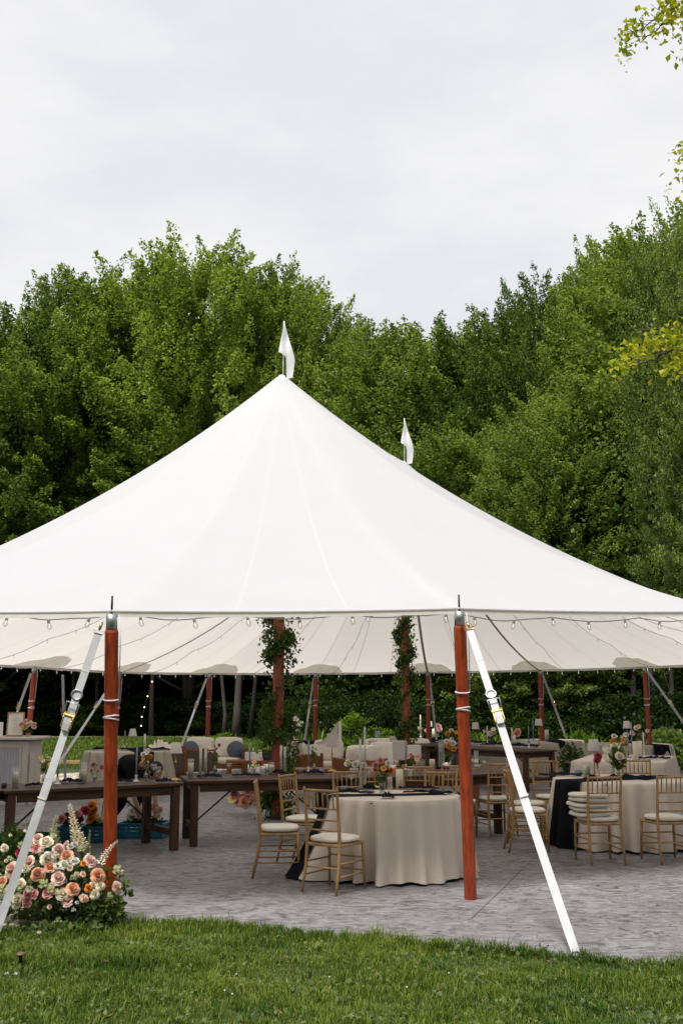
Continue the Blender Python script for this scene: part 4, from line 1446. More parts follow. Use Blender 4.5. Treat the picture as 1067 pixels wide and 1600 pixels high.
# ------------------------------------------------------------------ chiavari chairs
def cushion_mb(w, d, h, p=3.2):
    mb = MB()
    rings = [(.0001, 0), (.80, 0), (.97, .18), (1.0, .5), (.97, .80), (.86, .95), (.6, 1.0), (.3, 1.03), (.0001, 1.04)]
    n = 24
    for (r, z) in rings:
        for k in range(n):
            a = 2 * pi * k / n
            c, s_ = math.cos(a), math.sin(a)
            q = (abs(c) ** p + abs(s_) ** p) ** (-1 / p)
            mb.v.append((c * q * r * w / 2, s_ * q * r * d / 2, z * h))
    for i in range(len(rings) - 1):
        for k in range(n):
            k2 = (k + 1) % n
            mb.f.append((i * n + k, i * n + k2, (i + 1) * n + k2, (i + 1) * n + k))
    return mb
def make_chair():
    t = thing('chiavari_chair', 'x', 'chair', group='gold chiavari chairs')
    G = M['gold']
    for s in (-1, 1):
        # rear leg runs up into the back post
        pts = [(s * .185, -.255, 0), (s * .180, -.205, .22), (s * .178, -.185, .44), (s * .178, -.205, .66), (s * .182, -.235, .90), (s * .182, -.238, .925)]
        MB().tube(pts, [.013, .0155, .0165, .015, .0135, .009], 8).build('leg', G, t, smooth=True)
        MB().tube([(s * .195, .200, 0), (s * .192, .190, .25), (s * .188, .180, .43)], [.012, .015, .0165], 8).build('leg', G, t, smooth=True)
        for z in (.15, .26):
            MB().tube([(s * .187, -.205 + .02 * (.26 - z), z), (s * .192, .190, z)], .0085, 6).build('stretcher', G, t, smooth=True)
    MB().tube([(-.192, .19, .17), (.192, .19, .17)], .0085, 6).build('stretcher', G, t, smooth=True)
    MB().tube([(-.192, .19, .28), (.192, .19, .28)], .0085, 6).build('stretcher', G, t, smooth=True)
    MB().tube([(-.183, -.205, .22), (.183, -.205, .22)], .0085, 6).build('stretcher', G, t, smooth=True)
    fr = MB()
    fr.tube([(-.188, .182, .415), (.188, .182, .415)], .016, 8)
    fr.tube([(-.178, -.186, .415), (.178, -.186, .415)], .016, 8)
    for s in (-1, 1):
        fr.tube([(s * .178, -.186, .415), (s * .188, .182, .415)], .016, 8)
    fr.box((0, 0, .425), (.35, .36, .014))
    fr.build('seat_frame', G, t)
    cushion_mb(.415, .40, .05).build('cushion', M['cushion'], t, loc=(0, .0, .434), smooth=True)
    def yb(z): return -.185 - .05 * ((z - .44) / .48) ** 1.2 if z > .44 else -.185
    for z, r in ((.895, .013), (.735, .009), (.635, .009), (.545, .009)):
        MB().tube([(-.181, yb(z), z), (-.09, yb(z) - .014, z), (0, yb(z) - .019, z), (.09, yb(z) - .014, z), (.181, yb(z), z)], r, 7).build('back_rail', G, t, smooth=True)
    for i in range(6):
        x = -.135 + .054 * i
        b_ = .018 * (1 - (x / .18) ** 2)
        MB().tube([(x, yb(.735) - b_, .735), (x, yb(.80) - b_, .80), (x, yb(.815) - b_, .815), (x, yb(.895) - b_, .895)], [.006, .0075, .009, .006], 6).build('spindle', G, t, smooth=True)
    return t
chair0 = make_chair()
_cf = []
def chair(x, y, dx, dy, label):
    rz = math.atan2(dy, dx) - pi / 2
    if not _cf:
        _cf.append(1)
        chair0.location = (x, y, .0); chair0.rotation_euler = (0, 0, rz); chair0['label'] = label
        return chair0
    return copy_tree(chair0, (x, y, 0), rz, label)
chair(-.06, 10.10, .56, .83, 'nearest gold chair, back to us, at the left front of the round linen table')
chair(-.62, 10.90, 1, .06, 'gold chair seen side on with its back at left, left of the round linen table')
chair(-.38, 11.75, .93, -.45, 'gold chair behind the side-on chair, left rear of the round linen table')
chair(.12, 12.15, .15, -1, 'gold chair behind the front round table left of its lamp')
chair(1.05, 12.1, -.35, -1, 'gold chair behind the front round table at its right, the closest of those two')
chair(.48, 13.35, .3, 1, 'gold chair tucked at the long farm table straight behind the table lamp')
chair(1.00, 13.55, .3, 1, 'gold chair at the farm table between the round table and the red pole')
chair(1.48, 13.75, .2, 1, 'gold chair at the farm table partly hidden by the free standing red pole')
chair(2.00, 14.15, -.25, 1, 'gold chair right of the red pole, its back before a dark table leg')
chair(2.15, 12.65, 1, .0, 'gold chair seen side on just left of the broad white strap at right')
chair(2.30, 13.45, 1, -.25, 'gold chair half hidden behind the side on chair beside the right strap')
stackc = chair(2.76, 11.78, -.13, 1, 'gold chair with a pile of spare cushions at the right hand round table')
chair(3.50, 11.85, -.18, 1, 'gold chair with its back to us right of the one piled with cushions')
chair(4.25, 12.25, -1, .25, 'gold chair cut by the right edge of the photo, front one of two')
chair(4.35, 12.95, -1, .0, 'gold chair cut by the right edge of the photo, rear one of two')
chair(2.78, 14.35, .25, -1, 'gold chair behind the right round table near its black runner')
chair(3.95, 14.5, -.2, -1, 'gold chair behind the right round table near the leafy vase')
cm_ = cushion_mb(.415, .40, .045).mesh('spare_cushion', M['cushion'], True)
words = ['lowest', 'second from the bottom', 'middle', 'second from the top', 'topmost']
for i in range(5):
    link('spare_cushion', cm_, None, Vector((2.72 + random.uniform(-.035, .03) - .03, 11.80, .486 + i * .047)), (random.uniform(-.05, .05), random.uniform(-.05, .05), .12 + random.uniform(-.16, .16)), None,
         'ivory seat cushion, %s of the pile on the gold chair' % words[i], 'cushion', 'pile of spare cushions on a gold chair')

# ------------------------------------------------------------------ farm tables
def farm_table(a, b, depth, label, h=.76, brace=True):
    a, b = Vector((a[0], a[1], 0)), Vector((b[0], b[1], 0))
    d = b - a
    L_ = d.length - .012
    rz = math.atan2(d.y, d.x)
    t = thing('farm_table', label, 'table', a, rz, 'dark wooden farm tables')
    n = 6
    for i in range(n):
        w = depth / n
        MB().bbox((L_ / 2, w * (i + .5), h - .018 + random.uniform(-.001, .001)), (L_ - random.uniform(0, .004), w - .004, .034), .003).build('plank', M['walnut'], t)
    ap = MB()
    for y in (.05, depth - .05):
        MB().box((L_ / 2, y, h - .085), (L_ - .30, .024, .096)).build('apron', M['walnut'], t)
    for x in (.09, L_ - .09):
        MB().box((x, depth / 2, h - .085), (.024, depth - .20, .096)).build('apron', M['walnut'], t)
        for y in (.07, depth - .07):
            MB().bbox((x, y, (h - .037) / 2), (.088, .088, h - .037), .005).build('leg', M['walnut_leg'], t)
        MB().box((x, depth / 2, .20), (.04, depth - .23, .075)).build('stretcher', M['walnut'], t)
        if brace:
            s = 1 if x < 1 else -1
            MB().tube([(x + s * .02, depth / 2, .20), (x + s * .62, depth / 2, h - .05)], .011, 6).build('brace', M['dark'], t)
    return t
ZT = .762
t1a, t1b = gp(8, 1236, .76), gp(291, 1223, .76)
t2a, t2b = gp(294, 1220.5, .76), Vector((.03, 13.40, 0))
farm_table(t1a, t1b, .95, 'dark wooden farm table running across the left behind the roses')
farm_table(t2a, t2b, .95, 'dark wooden farm table in the middle in front of the vine wrapped pole')
farm_table((.07, 13.46), (2.16, 14.25), .95, 'dark wooden farm table behind the front round table')
farm_table(Vector((t1a.x - 2.1, t1a.y - .55, 0)), Vector((t1a.x - .03, t1a.y - .02, 0)), .95, 'dark wooden farm table of which one leg shows at the left edge')
farm_table((1.92, 22.4), (3.50, 20.45), .9, 'dark farm table at the back right, its near corner leg beside the broad strap')
farm_table((1.15, 25.2), (1.80, 23.0), .9, 'dark farm table farthest back, left of the free standing red pole')

# ------------------------------------------------------------------ cloth covered tables
def cloth_r(th, f, r0, r1, seed, folds=15, drag=None):
    """radius of the cloth at angle th, f 0 at the edge of the top to 1 at the floor"""
    w = th * folds / 1.0
    ph = seed * 1.7
    a = math.sin(w + ph + 1.1 * math.sin(2 * th + ph)) + .45 * math.sin(w * .5 + 2.1 * ph + .8 * math.sin(3 * th))
    base = r0 + (r1 - r0) * (f ** 1.05)
    a = math.copysign(abs(a) ** .8, a) * (.62 + .38 * math.sin(th * 3.0 + ph * 2.3) + .25 * math.sin(th * 7 + ph))
    r = base + (.008 + .115 * f ** .75) * a * .8
    if drag:
        dth = math.atan2(math.sin(th - drag[0]), math.cos(th - drag[0]))
        r += drag[1] * f ** 1.4 * math.exp(-(dth / drag[2]) ** 2)
    return r
def round_table(x, y, r, label, clabel, m, seed, folds=15, flare=.10, drag=None, bare_bottom=.012):
    t = thing('round_table', label, 'table', (x, y, 0))
    MB().lathe([(.0001, .725), (r - .01, .725), (r - .002, .735), (r - .002, .748), (r - .01, .755), (.0001, .755)], n=40).build('tabletop', M['acacia'], t)
    for k in range(4):
        a = k * pi / 2 + .7
        MB().tube([(math.cos(a) * r * .55, math.sin(a) * r * .55, .725), (math.cos(a) * r * .55, math.sin(a) * r * .55, 0)], .014, 6).build('leg', M['dark'], t)
    mb = MB()
    n = 180
    rows = [(0, .7600, 0), (.5, .7602, 0), (.93, .7602, 0), (.985, .7595, 0), (1.003, .756, 0)]
    for (k, z, q) in rows:
        for i in range(n):
            th = 2 * pi * i / n
            rr_ = r * k if k > 0 else .0001
            mb.v.append((math.cos(th) * rr_, math.sin(th) * rr_, z + (.0015 * math.sin(th * 5 + seed) if 0 < k < .9 else 0)))
    nr = 14
    for j in range(1, nr + 1):
        f = j / nr
        for i in range(n):
            th = 2 * pi * i / n
            rr_ = cloth_r(th, f, r * 1.008, r + flare, seed, folds, drag)
            z = .756 - (.756 - bare_bottom) * f
            if j == nr:
                z += .010 * (1 + math.sin(th * 9 + seed))
            mb.v.append((math.cos(th) * rr_, math.sin(th) * rr_, z))
    R_ = len(rows) + nr
    for j in range(R_ - 1):
        for i in range(n):
            i2 = (i + 1) % n
            mb.f.append((j * n + i, (j + 1) * n + i, (j + 1) * n + i2, j * n + i2))
    mb.build('tablecloth', m, None, smooth=True, loc=(x, y, .001), label=clabel, cat='tablecloth')
    return dict(x=x, y=y, r=r, flare=flare, seed=seed, folds=folds, drag=drag)
def runner(T_, ang, w, off, l0, l1, label, m, spread=0.0):
    """strip across a round table along direction ang, hanging l0 at its start and l1 at its end"""
    d = Vector((math.cos(ang), math.sin(ang)))
    s = Vector((-d.y, d.x))
    mb = MB()
    nu = 26
    r = T_['r']
    rowsp = []
    for side, ln in ((-1, l0), (1, l1)):
        col = []
        for j in range(16 if ln > 0 else 0):
            col.append((side, ln * j / 15))
        if side == -1:
            col = col[::-1]
            rowsp += col
            rowsp += [(0, q / 10) for q in range(1, 10)]
        else:
            rowsp += col
    vs = []
    for (side, q) in rowsp:
        for i in range(nu + 1):
            v = (i / nu - .5) * w + off
            h_ = math.sqrt(max(0.01, (r + .004) ** 2 - v * v))
            if side == 0:
                p = s * v + d * (-h_ + 2 * h_ * q)
                vs.append((p.x, p.y, .7655 + .003 * math.sin(i * 1.3 + q * 8)))
            else:
                f = q / .756
                e_ = s * (v * (1 + spread * f)) + d * side * h_
                th = math.atan2(e_.y, e_.x)
                rr_ = cloth_r(th, f, r * 1.008, r + T_['flare'], T_['seed'], T_['folds'], T_['drag']) + .030 + .008 * f * math.sin(i * .9)
                vs.append((math.cos(th) * rr_, math.sin(th) * rr_, .7655 - q + (-.003 if q > 0 else 0)))
    nrow = len(rowsp)
    mb.add(vs, [(j * (nu + 1) + i, j * (nu + 1) + i + 1, (j + 1) * (nu + 1) + i + 1, (j + 1) * (nu + 1) + i) for j in range(nrow - 1) for i in range(nu)])
    mb.build('table_runner', m, None, smooth=True, loc=(T_['x'], T_['y'], 0), label=label, cat='runner')
RT = round_table(.52, 11.02, .67, 'round table under the pale linen cloth in the middle foreground', 'pale beige linen cloth with deep folds on the round table in front', M['linen'], 2, 22, .085, (math.radians(200), .30, .30))
runner(RT, math.radians(191), .24, .0, 0, .75, 'black runner dragged down the left side of the front round table to the floor', M['black_cloth'], .3)
RR = round_table(3.42, 13.30, .82, 'round table under the linen cloth at the right', 'beige linen cloth on the round table at the right behind the cushion pile', M['linen'], 5, 26, .10)
runner(RR, math.radians(207), .44, .0, .3, .75, 'broad black runner hanging to the floor on the left of the right hand round table', M['black_cloth'])
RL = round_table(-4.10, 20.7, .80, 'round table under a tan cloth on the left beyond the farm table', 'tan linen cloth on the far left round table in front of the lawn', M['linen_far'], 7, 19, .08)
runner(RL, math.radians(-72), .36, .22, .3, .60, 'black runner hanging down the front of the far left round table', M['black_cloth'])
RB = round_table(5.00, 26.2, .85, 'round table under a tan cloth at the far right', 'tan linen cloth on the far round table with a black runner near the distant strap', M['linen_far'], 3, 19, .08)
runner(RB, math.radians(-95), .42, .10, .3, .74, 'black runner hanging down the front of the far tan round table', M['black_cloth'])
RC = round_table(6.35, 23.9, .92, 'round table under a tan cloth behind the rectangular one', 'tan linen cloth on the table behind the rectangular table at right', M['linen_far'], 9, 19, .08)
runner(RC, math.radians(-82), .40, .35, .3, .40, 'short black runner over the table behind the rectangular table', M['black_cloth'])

def rect_table(cx, cy, rz, lx, ly, label, clabel, m, seed, drop=.74):
    t = thing('banquet_table', label, 'table', (cx, cy, 0), rz)
    MB().box((0, 0, .735), (lx - .02, ly - .02, .035)).build('tabletop', M['acacia'], t)
    for sx in (-1, 1):
        for sy in (-1, 1):
            MB().tube([(sx * lx * .42, sy * ly * .38, .72), (sx * lx * .42, sy * ly * .38, 0)], .014, 6).build('leg', M['dark'], t)
    mb = MB()
    n = 160
    def outline(u):
        per = 2 * (lx + ly)
        s_ = u * per
        if s_ < lx: return (-lx / 2 + s_, -ly / 2, 0, -1)
        s_ -= lx
        if s_ < ly: return (lx / 2, -ly / 2 + s_, 1, 0)
        s_ -= ly
        if s_ < lx: return (lx / 2 - s_, ly / 2, 0, 1)
        s_ -= lx
        return (-lx / 2, ly / 2 - s_, -1, 0)
    for k, z in ((.0001, .760), (.97, .760), (1.0, .756)):
        for i in range(n):
            x_, y_, _, _ = outline(i / n)
            mb.v.append((x_ * k, y_ * k, z))
    nr = 9
    for j in range(1, nr + 1):
        f = j / nr
        for i in range(n):
            u = i / n
            x_, y_, nx, ny = outline(u)
            cx_ = abs(x_) / (lx / 2) * abs(y_) / (ly / 2)
            w_ = (.01 + .05 * f) * math.sin(u * 150 + 2 * math.sin(u * 20 + seed)) * (.5 + .5 * cx_) + .03 * f
            rad = Vector((x_, y_)).normalized()
            ox = Vector((nx, ny)) * w_ + rad * (.05 * f * cx_ ** 4)
            mb.v.append((x_ + ox.x, y_ + ox.y, .756 - drop * f))
    for j in range(nr + 2):
        for i in range(n):
            i2 = (i + 1) % n
            mb.f.append((j * n + i, (j + 1) * n + i, (j + 1) * n + i2, j * n + i2))
    mb.build('tablecloth', m, None, smooth=True, loc=(cx, cy, .002), rot=rz, label=clabel, cat='tablecloth')
rz_ = math.atan2(.93, .36) - pi / 2
rect_table(4.70, 17.95, rz_, .95 * 1.5, 2.3, 'rectangular table under a linen cloth at the right edge', 'beige linen cloth with sharp corner on the rectangular table at right', M['linen'], 4)
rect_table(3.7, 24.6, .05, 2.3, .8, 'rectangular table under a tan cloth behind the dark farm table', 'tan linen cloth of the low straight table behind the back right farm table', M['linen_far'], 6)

# ------------------------------------------------------------------ napkins, lamps, candles, glasses, flowers
def scale_at(Y): return Y / F
def tab(px, py, z=ZT): return gp(px, py, z)
def napkin(px, py, L_, W_, rz, label, seed, amp=.018, edge=None, z=ZT + .004, m='napkin', hang=0.0):
    p = tab(px, py, z)
    rg = random.Random(seed)
    mb = MB()
    off = Vector((rg.random() * 50, rg.random() * 50, 0))
    def fn(u, v):
        x = (u - .5) * L_
        y = (v - .5) * W_ * (.55 + .6 * abs(u - .5) + .25 * noise.noise(Vector((u * 4, seed, 0))))
        hgt = .006 + amp * (.6 + abs(noise.noise(Vector((u * 6, v * 2.5, 0)) + off)) * 2.2 + .45 * math.sin(v * 17 + u * 5)) * (.35 + .65 * math.sin(pi * min(1, max(0, v))))
        hgt = max(.003, hgt * (1.25 - .9 * abs(u - .5)))
        x += .03 * noise.noise(Vector((u * 3, v * 5, 9)) + off)
        y += .06 * noise.noise(Vector((u * 3, 2, 5)) + off)
        return (x, y, hgt)
    mb.grid(fn, 26, 14)
    if hang:
        c, s_ = math.cos(rz), math.sin(rz)
        nv = []
        for q in mb.v:
            wx = q[0] * c - q[1] * s_ + p.x; wy = q[0] * s_ + q[1] * c + p.y
            if edge:
                dd = math.hypot(wx - edge['x'], wy - edge['y']) - edge['r'] - .012
                if dd > 0:
                    k = (edge['r'] + .02 + dd * .12) / math.hypot(wx - edge['x'], wy - edge['y'])
                    wx2, wy2 = edge['x'] + (wx - edge['x']) * k, edge['y'] + (wy - edge['y']) * k
                    ox, oy = wx2 - p.x, wy2 - p.y
                    nv.append((ox * c + oy * s_, -ox * s_ + oy * c, q[2] - dd * .95))
                    continue
            nv.append(q)
        mb.v = nv
    return mb.build('napkin', M[m], None, smooth=True, loc=p, rot=rz, label=label, cat='napkin')
def lamp(px, by, ty, label, bw, tw, sh, z=ZT, sq=False, stem='brass', fat=1):
    p = tab(px, by, z); Y = p.y
    k = scale_at(Y)
    H = (by - ty) * k
    bw, tw, sh = bw * k, tw * k, sh * k
    t = thing('table_lamp', label, 'lamp', p)
    MB().lathe([(.0001, 0), (.055, 0), (.058, .006), (.052, .014), (.02, .02), (.008, .03)], n=20).build('base', M[stem], t, smooth=True)
    MB().lathe([(.007 * fat, .015), (.007 * fat, H * .45), (.013 * fat, H * .46), (.013 * fat, H * .49), (.006 * fat, H * .5), (.006 * fat, H - sh * .25)], n=10).build('stem', M[stem], t, smooth=True)
    n = 4 if sq else 28
    mb = MB().lathe([(bw / 2, H - sh), (tw / 2, H), (tw / 2 - .004, H), (bw / 2 - .004, H - sh)], n=n)
    mb.f = mb.f[:3 * n]
    mb.lathe([(tw / 2 - .004, H - .012), (.006, H - .012)], n=n)
    o = mb.build('shade', M['shade'], t, smooth=not sq)
    if sq: o.rotation_euler = (0, 0, pi / 4)
    return t
def taper(px, by, ty, label, m='taper_blue', holder=True, r=.011, z=ZT):
    p = tab(px, by, z); k = scale_at(p.y); H = (by - ty) * k
    t = thing('taper_candle', label, 'candle', p)
    hh = min(.07, H * .3) if holder else 0
    if holder:
        MB().lathe([(.0001, 0), (.042, 0), (.044, .005), (.02, .014), (.010, .024), (.016, .036), (.010, .046), (.018, hh), (.018, hh + .006), (.011, hh + .006)], n=16).build('candlestick', M['ceramic'], t, smooth=True)
    MB().lathe([(r, hh), (r * .9, H - .01), (r * .4, H - .002), (.0001, H)], n=10).build('candle', M[m], t, smooth=True)
    MB().tube([(0, 0, H - .003), (.001, 0, H + .008)], .0015, 4).build('wick', M['dark'], t)
    return t
def hurricane(px, by, ty, label, w=.08, fill=.7, z=ZT, glassonly=False, m='candle'):
    p = tab(px, by, z); k = scale_at(p.y); H = (by - ty) * k
    t = thing('glass_candle', label, 'candle', p)
    MB().lathe([(.0001, .002), (w / 2, .002), (w / 2, H), (w / 2 - .003, H), (w / 2 - .003, .006), (.0001, .006)], n=20).build('glass_cylinder', M['glass'], t, smooth=True)
    if not glassonly:
        MB().lathe([(.0001, .008), (w / 2 - .008, .008), (w / 2 - .008, H * fill), (w / 2 - .012, H * fill + .003), (.0001, H * fill)], n=18).build('wax', M[m], t, smooth=True)
        MB().tube([(0, 0, H * fill - .002), (.001, 0, H * fill + .012)], .0015, 4).build('wick', M['dark'], t)
    return t
def pillar(px, by, ty, label, w=.08, z=ZT):
    p = tab(px, by, z); k = scale_at(p.y); H = (by - ty) * k
    t = thing('pillar_candle', label, 'candle', p)
    MB().lathe([(.0001, 0), (w / 2, 0), (w / 2, H - .004), (w / 2 - .004, H), (w / 4, H - .004), (.0001, H - .006)], n=20).build('wax', M['candle'], t, smooth=True)
    MB().tube([(0, 0, H - .006), (.001, 0, H + .01)], .0015, 4).build('wick', M['dark'], t)
    return t
def coupe(px, by, ty, label, z=ZT):
    p = tab(px, by, z); k = scale_at(p.y); H = (by - ty) * k
    t = thing('coupe_glass', label, 'glass', p)
    MB().lathe([(.0001, .001), (.034, .002), (.03, .005), (.006, .010), (.004, .02), (.004, H * .55), (.006, H * .6), (.022, H * .68), (.036, H * .82), (.039, H), (.037, H), (.034, H * .83), (.020, H * .70), (.0001, H * .64)], n=20).build('bowl', M['glass'], t, smooth=True)
    return t
def votive(px, by, h, label, w=.055, m='dark', z=ZT):
    p = tab(px, by, z)
    t = thing('votive', label, 'votive', p)
    MB().lathe([(.0001, 0), (w * .42, 0), (w * .5, h * .5), (w * .47, h), (w * .42, h), (w * .42, h * .5), (.0001, h * .4)], n=16).build('cup', M[m], t, smooth=True)
    return t
def jar(r, h, prof='bottle'):
    if prof == 'bottle':
        return MB().lathe([(.0001, .002), (r, .002), (r, h * .55), (r * .45, h * .75), (r * .4, h), (r * .34, h), (r * .38, h * .76), (r * .88, h * .54), (r * .88, .008), (.0001, .008)], n=16)
    return MB().lathe([(.0001, .002), (r * .7, .002), (r, h * .6), (r * .9, h), (r * .82, h), (r * .9, h * .6), (.0001, .01)], n=16)

# flower heads (shared meshes)
def rose_mesh(name, m, seed, open_=1.0):
    rg = random.Random(seed)
    mb = MB()
    mb.ball((0, 0, .42), (.20, .20, .26), 8, 5)
    for ring, (cnt, rad, h, lean, w) in enumerate(((3, .17, .80, .02, .9), (4, .27, .80, .12, .8), (5, .37, .74, .30, .78), (6, .44, .62, .55, .74), (7, .46, .46, .85, .70))):
        for i in range(cnt):
            a = 2 * pi * i / cnt + ring * .9 + rg.uniform(-.2, .2)
            le = lean * open_ * rg.uniform(.8, 1.2)
            hh = h * rg.uniform(.9, 1.05)
            def fn(u, v):
                x = (u - .5) * w * (.55 + .9 * math.sin(pi * min(1, v * .72 + .12)) * .6)
                rr_ = rad * (.55 + .45 * v) + le * .42 * v ** 2.1
                curl = -.10 * max(0, v - .75) * 4 * le
                bend = x * x * 1.25 * (1 - .5 * le)
                q = rr_ - bend
                z = .12 + hh * (v ** .9) * (1 - .28 * le * v) + curl - abs(u - .5) ** 2 * .35 * v
                ca, sa = math.cos(a), math.sin(a)
                return (ca * q - sa * x, sa * q + ca * x, z)
            mb.grid(fn, 4, 4)
    return mb.mesh(name, m, True)
def daisy_mesh(name, m, n=10, cup=.15, centre='dark'):
    mb = MB()
    for i in range(n):
        a = 2 * pi * i / n
        def fn(u, v):
            x = (u - .5) * .42 * math.sin(pi * min(1, .18 + v * .72))
            q = .1 + .42 * v
            return (math.cos(a) * q - math.sin(a) * x, math.sin(a) * q + math.cos(a) * x, .08 + cup * v ** 2 * 1.2 + .04 * (i % 2) - x * x * .3)
        mb.grid(fn, 2, 3)
    k = len(mb.f)
    mb.ball((0, 0, .10), (.13, .13, .08), 8, 4)
    me = mb.mesh(name, [m, M[centre]], True)
    for p in me.polygons[k:]:
        p.material_index = 1
    return me
def spray_mesh(name, m, n, seed, r=.11):
    rg = random.Random(seed)
    mb = MB()
    for i in range(n):
        d = Vector((rg.gauss(0, 1), rg.gauss(0, 1), rg.gauss(.4, .8))).normalized() * rg.uniform(.25, .48)
        c = d + Vector((0, 0, .35))
        b = len(mb.v)
        for k in range(5):
            a = 2 * pi * k / 5 + rg.random()
            e1 = Vector((math.cos(a), math.sin(a), rg.uniform(.2, .7))) * r
            e2 = Vector((math.cos(a + .7), math.sin(a + .7), rg.uniform(.2, .7))) * r
            mb.add([c, c + e1, c + (e1 + e2) * .72, c + e2], [(0, 1, 2, 3)])
    return mb.mesh(name, m, True)
FL = {}
for c in ('peach', 'blush', 'cream', 'pink', 'orange', 'magenta', 'yellow', 'white', 'burgundy'):
    FL['rose_' + c] = rose_mesh('rose', M['p_' + c], hash(c) % 97 if False else len(c) * 7 + ord(c[0]), 1.0)
    FL['daisy_' + c] = daisy_mesh('anemone', M['p_' + c])
    FL['spray_' + c] = spray_mesh('floret_cluster', M['p_' + c], 22, len(c))
FL['spray_green'] = spray_mesh('floret_cluster', M['p_green'], 26, 3)
NAMES = {'rose': 'rose', 'daisy': 'anemone', 'spray': 'floret_cluster'}
def head(parent, key, p, size, face=(0, -1, .5)):
    f = Vector(face) + Vector((random.uniform(-.4, .4), random.uniform(-.25, .25), random.uniform(-.3, .4)))
    rot = f.to_track_quat('Z', 'Y').to_euler()
    size *= {'rose': .66, 'daisy': .95, 'spray': .9}[key.split('_')[0]]
    o = link(NAMES[key.split('_')[0]], FL[key], parent, p, (rot.x, rot.y, rot.z), size)
    return o
def spire(parent, pts, m, r0, n, seed):
    rg = random.Random(seed)
    pts = [Vector(p) for p in pts]
    st = MB().tube(pts, [.004, .003, .002][:len(pts)] + [.002] * (len(pts) - 3), 5)
    st.build('stem', M['leaf_bouquet'], parent)
    mb = MB()
    for i in range(n):
        f = i / n
        k = min(len(pts) - 2, int(f * (len(pts) - 1)))
        c = pts[k].lerp(pts[k + 1], f * (len(pts) - 1) - k)
        a = i * 2.4
        rr_ = r0 * (1 - .75 * f)
        c = c + Vector((math.cos(a), math.sin(a) * .9, .1)) * rr_ * .75
        for j in range(4):
            w = 2 * pi * j / 4 + a
            e1 = Vector((math.cos(w), math.sin(w) * .8, .4)) * rr_ * .75
            e2 = Vector((math.cos(w + .9), math.sin(w + .9) * .8, .5)) * rr_ * .75
            mb.add([c, c + e1, c + (e1 + e2) * .7, c + e2], [(0, 1, 2, 3)])
    mb.build('florets', m, parent, smooth=True)
def foliage(parent, c, rad, n, leaf, m='leaf_bouquet', name='foliage', shell=.4):
    d = unit(RNG.normal(size=(n, 3)))
    f = (shell + (1 - shell) * RNG.random((n, 1)))
    Pp = d * f * np.array(rad) + np.array(c)
    Pp[:, 2] = np.maximum(Pp[:, 2], .01)
    V, Q = leaves(Pp, leaf * RNG.uniform(.6, 1.4, n), d * 1.2 + np.array([0, 0, .3]), .7, .4)
    return link(name, np_mesh(name, V, Q, M[m]), parent)
def vase_flowers(px, by, ty, label, keys, z=ZT, vr=.03, vh=.10, spread=.07, size=.05, leaf=.035, nleaf=60, vm='glass', prof='bottle'):
    p = tab(px, by, z); k = scale_at(p.y); H = (by - ty) * k
    t = thing('flower_vase', label, 'flowers', p)
    jar(vr, vh, prof).build('vase', M[vm], t, smooth=True)
    if vm == 'glass':
        MB().lathe([(.0001, .012), (vr * .8, .012), (vr * .8, vh * .5), (.0001, vh * .5)], n=12).build('water', M['water'], t)
    n = len(keys)
    st = MB()
    for i, ky in enumerate(keys):
        a = 2.4 * i + px
        f = (i + .6) / n
        q = Vector((math.cos(a) * spread * (1.05 - .5 * f), math.sin(a) * spread * .6, H * (.62 + .36 * f) - size * .3))
        st.tube([(0, 0, vh * .3), (q.x * .3, q.y * .3, vh + (q.z - vh) * .3), q], .0022, 4)
        head(t, ky, q, 1.12 * size * random.uniform(.85, 1.15))
    st.build('stems', M['leaf_bouquet'], t)
    foliage(t, (0, 0, vh + (H - vh) * .35), (spread * .8, spread * .6, (H - vh) * .5), nleaf, leaf)
    return t

# left farm table
hurricane(24, 1230, 1201, 'wide pillar candle in glass at the left end of the farm table', .085, .75)
votive(7, 1231, .05, 'small dark votive at the left corner of the farm table', .06)
napkin(52, 1229, .15, .16, .4, 'navy napkin knotted beside the pillar candle at the far left', 1, .024)
napkin(111, 1223, .24, .15, .1, 'navy napkin crumpled between the blue taper and the tall glass cylinder', 2, .024)
taper(90, 1225, 1178, 'dusty blue taper candle partly behind the left strap')
vase_flowers(69, 1221, 1180, 'bud vase of yellow ranunculus left of the strap', ['daisy_yellow', 'rose_yellow', 'daisy_cream', 'rose_cream', 'daisy_yellow', 'spray_green'], spread=.07, size=.05, vm='ceramic')
hurricane(131, 1223, 1192, 'tall clear glass cylinder candle left of the near left pole', .085, .62)
vase_flowers(148, 1221, 1194, 'small glass vase with one orange and one pink bloom by the near left pole', ['daisy_orange', 'daisy_magenta', 'daisy_burgundy'], spread=.12, size=.055, nleaf=20)
napkin(192, 1223, .20, .16, .2, 'navy napkin just right of the near left pole', 3, .024)
taper(213, 1221, 1170, 'dusty blue taper in a white candlestick right of the near left pole')
vase_flowers(228, 1219, 1172, 'glass bottle with white and orange blooms beside the blue taper', ['rose_orange', 'daisy_orange', 'rose_orange', 'rose_white', 'daisy_white', 'rose_white'], spread=.06, size=.055, vh=.12)
coupe(240, 1221, 1195, 'stemmed glass with a floating candle right of the orange blooms')
coupe(247, 1222, 1199, 'second stemmed glass next to the floating candle glass')
napkin(257, 1223, .17, .15, .7, 'navy napkin left of the brass lamp on the farm table', 4, .028)
lamp(274, 1219, 1163, 'brass stemmed lamp with square white shade at the joint of two farm tables', 20, 13, 16)
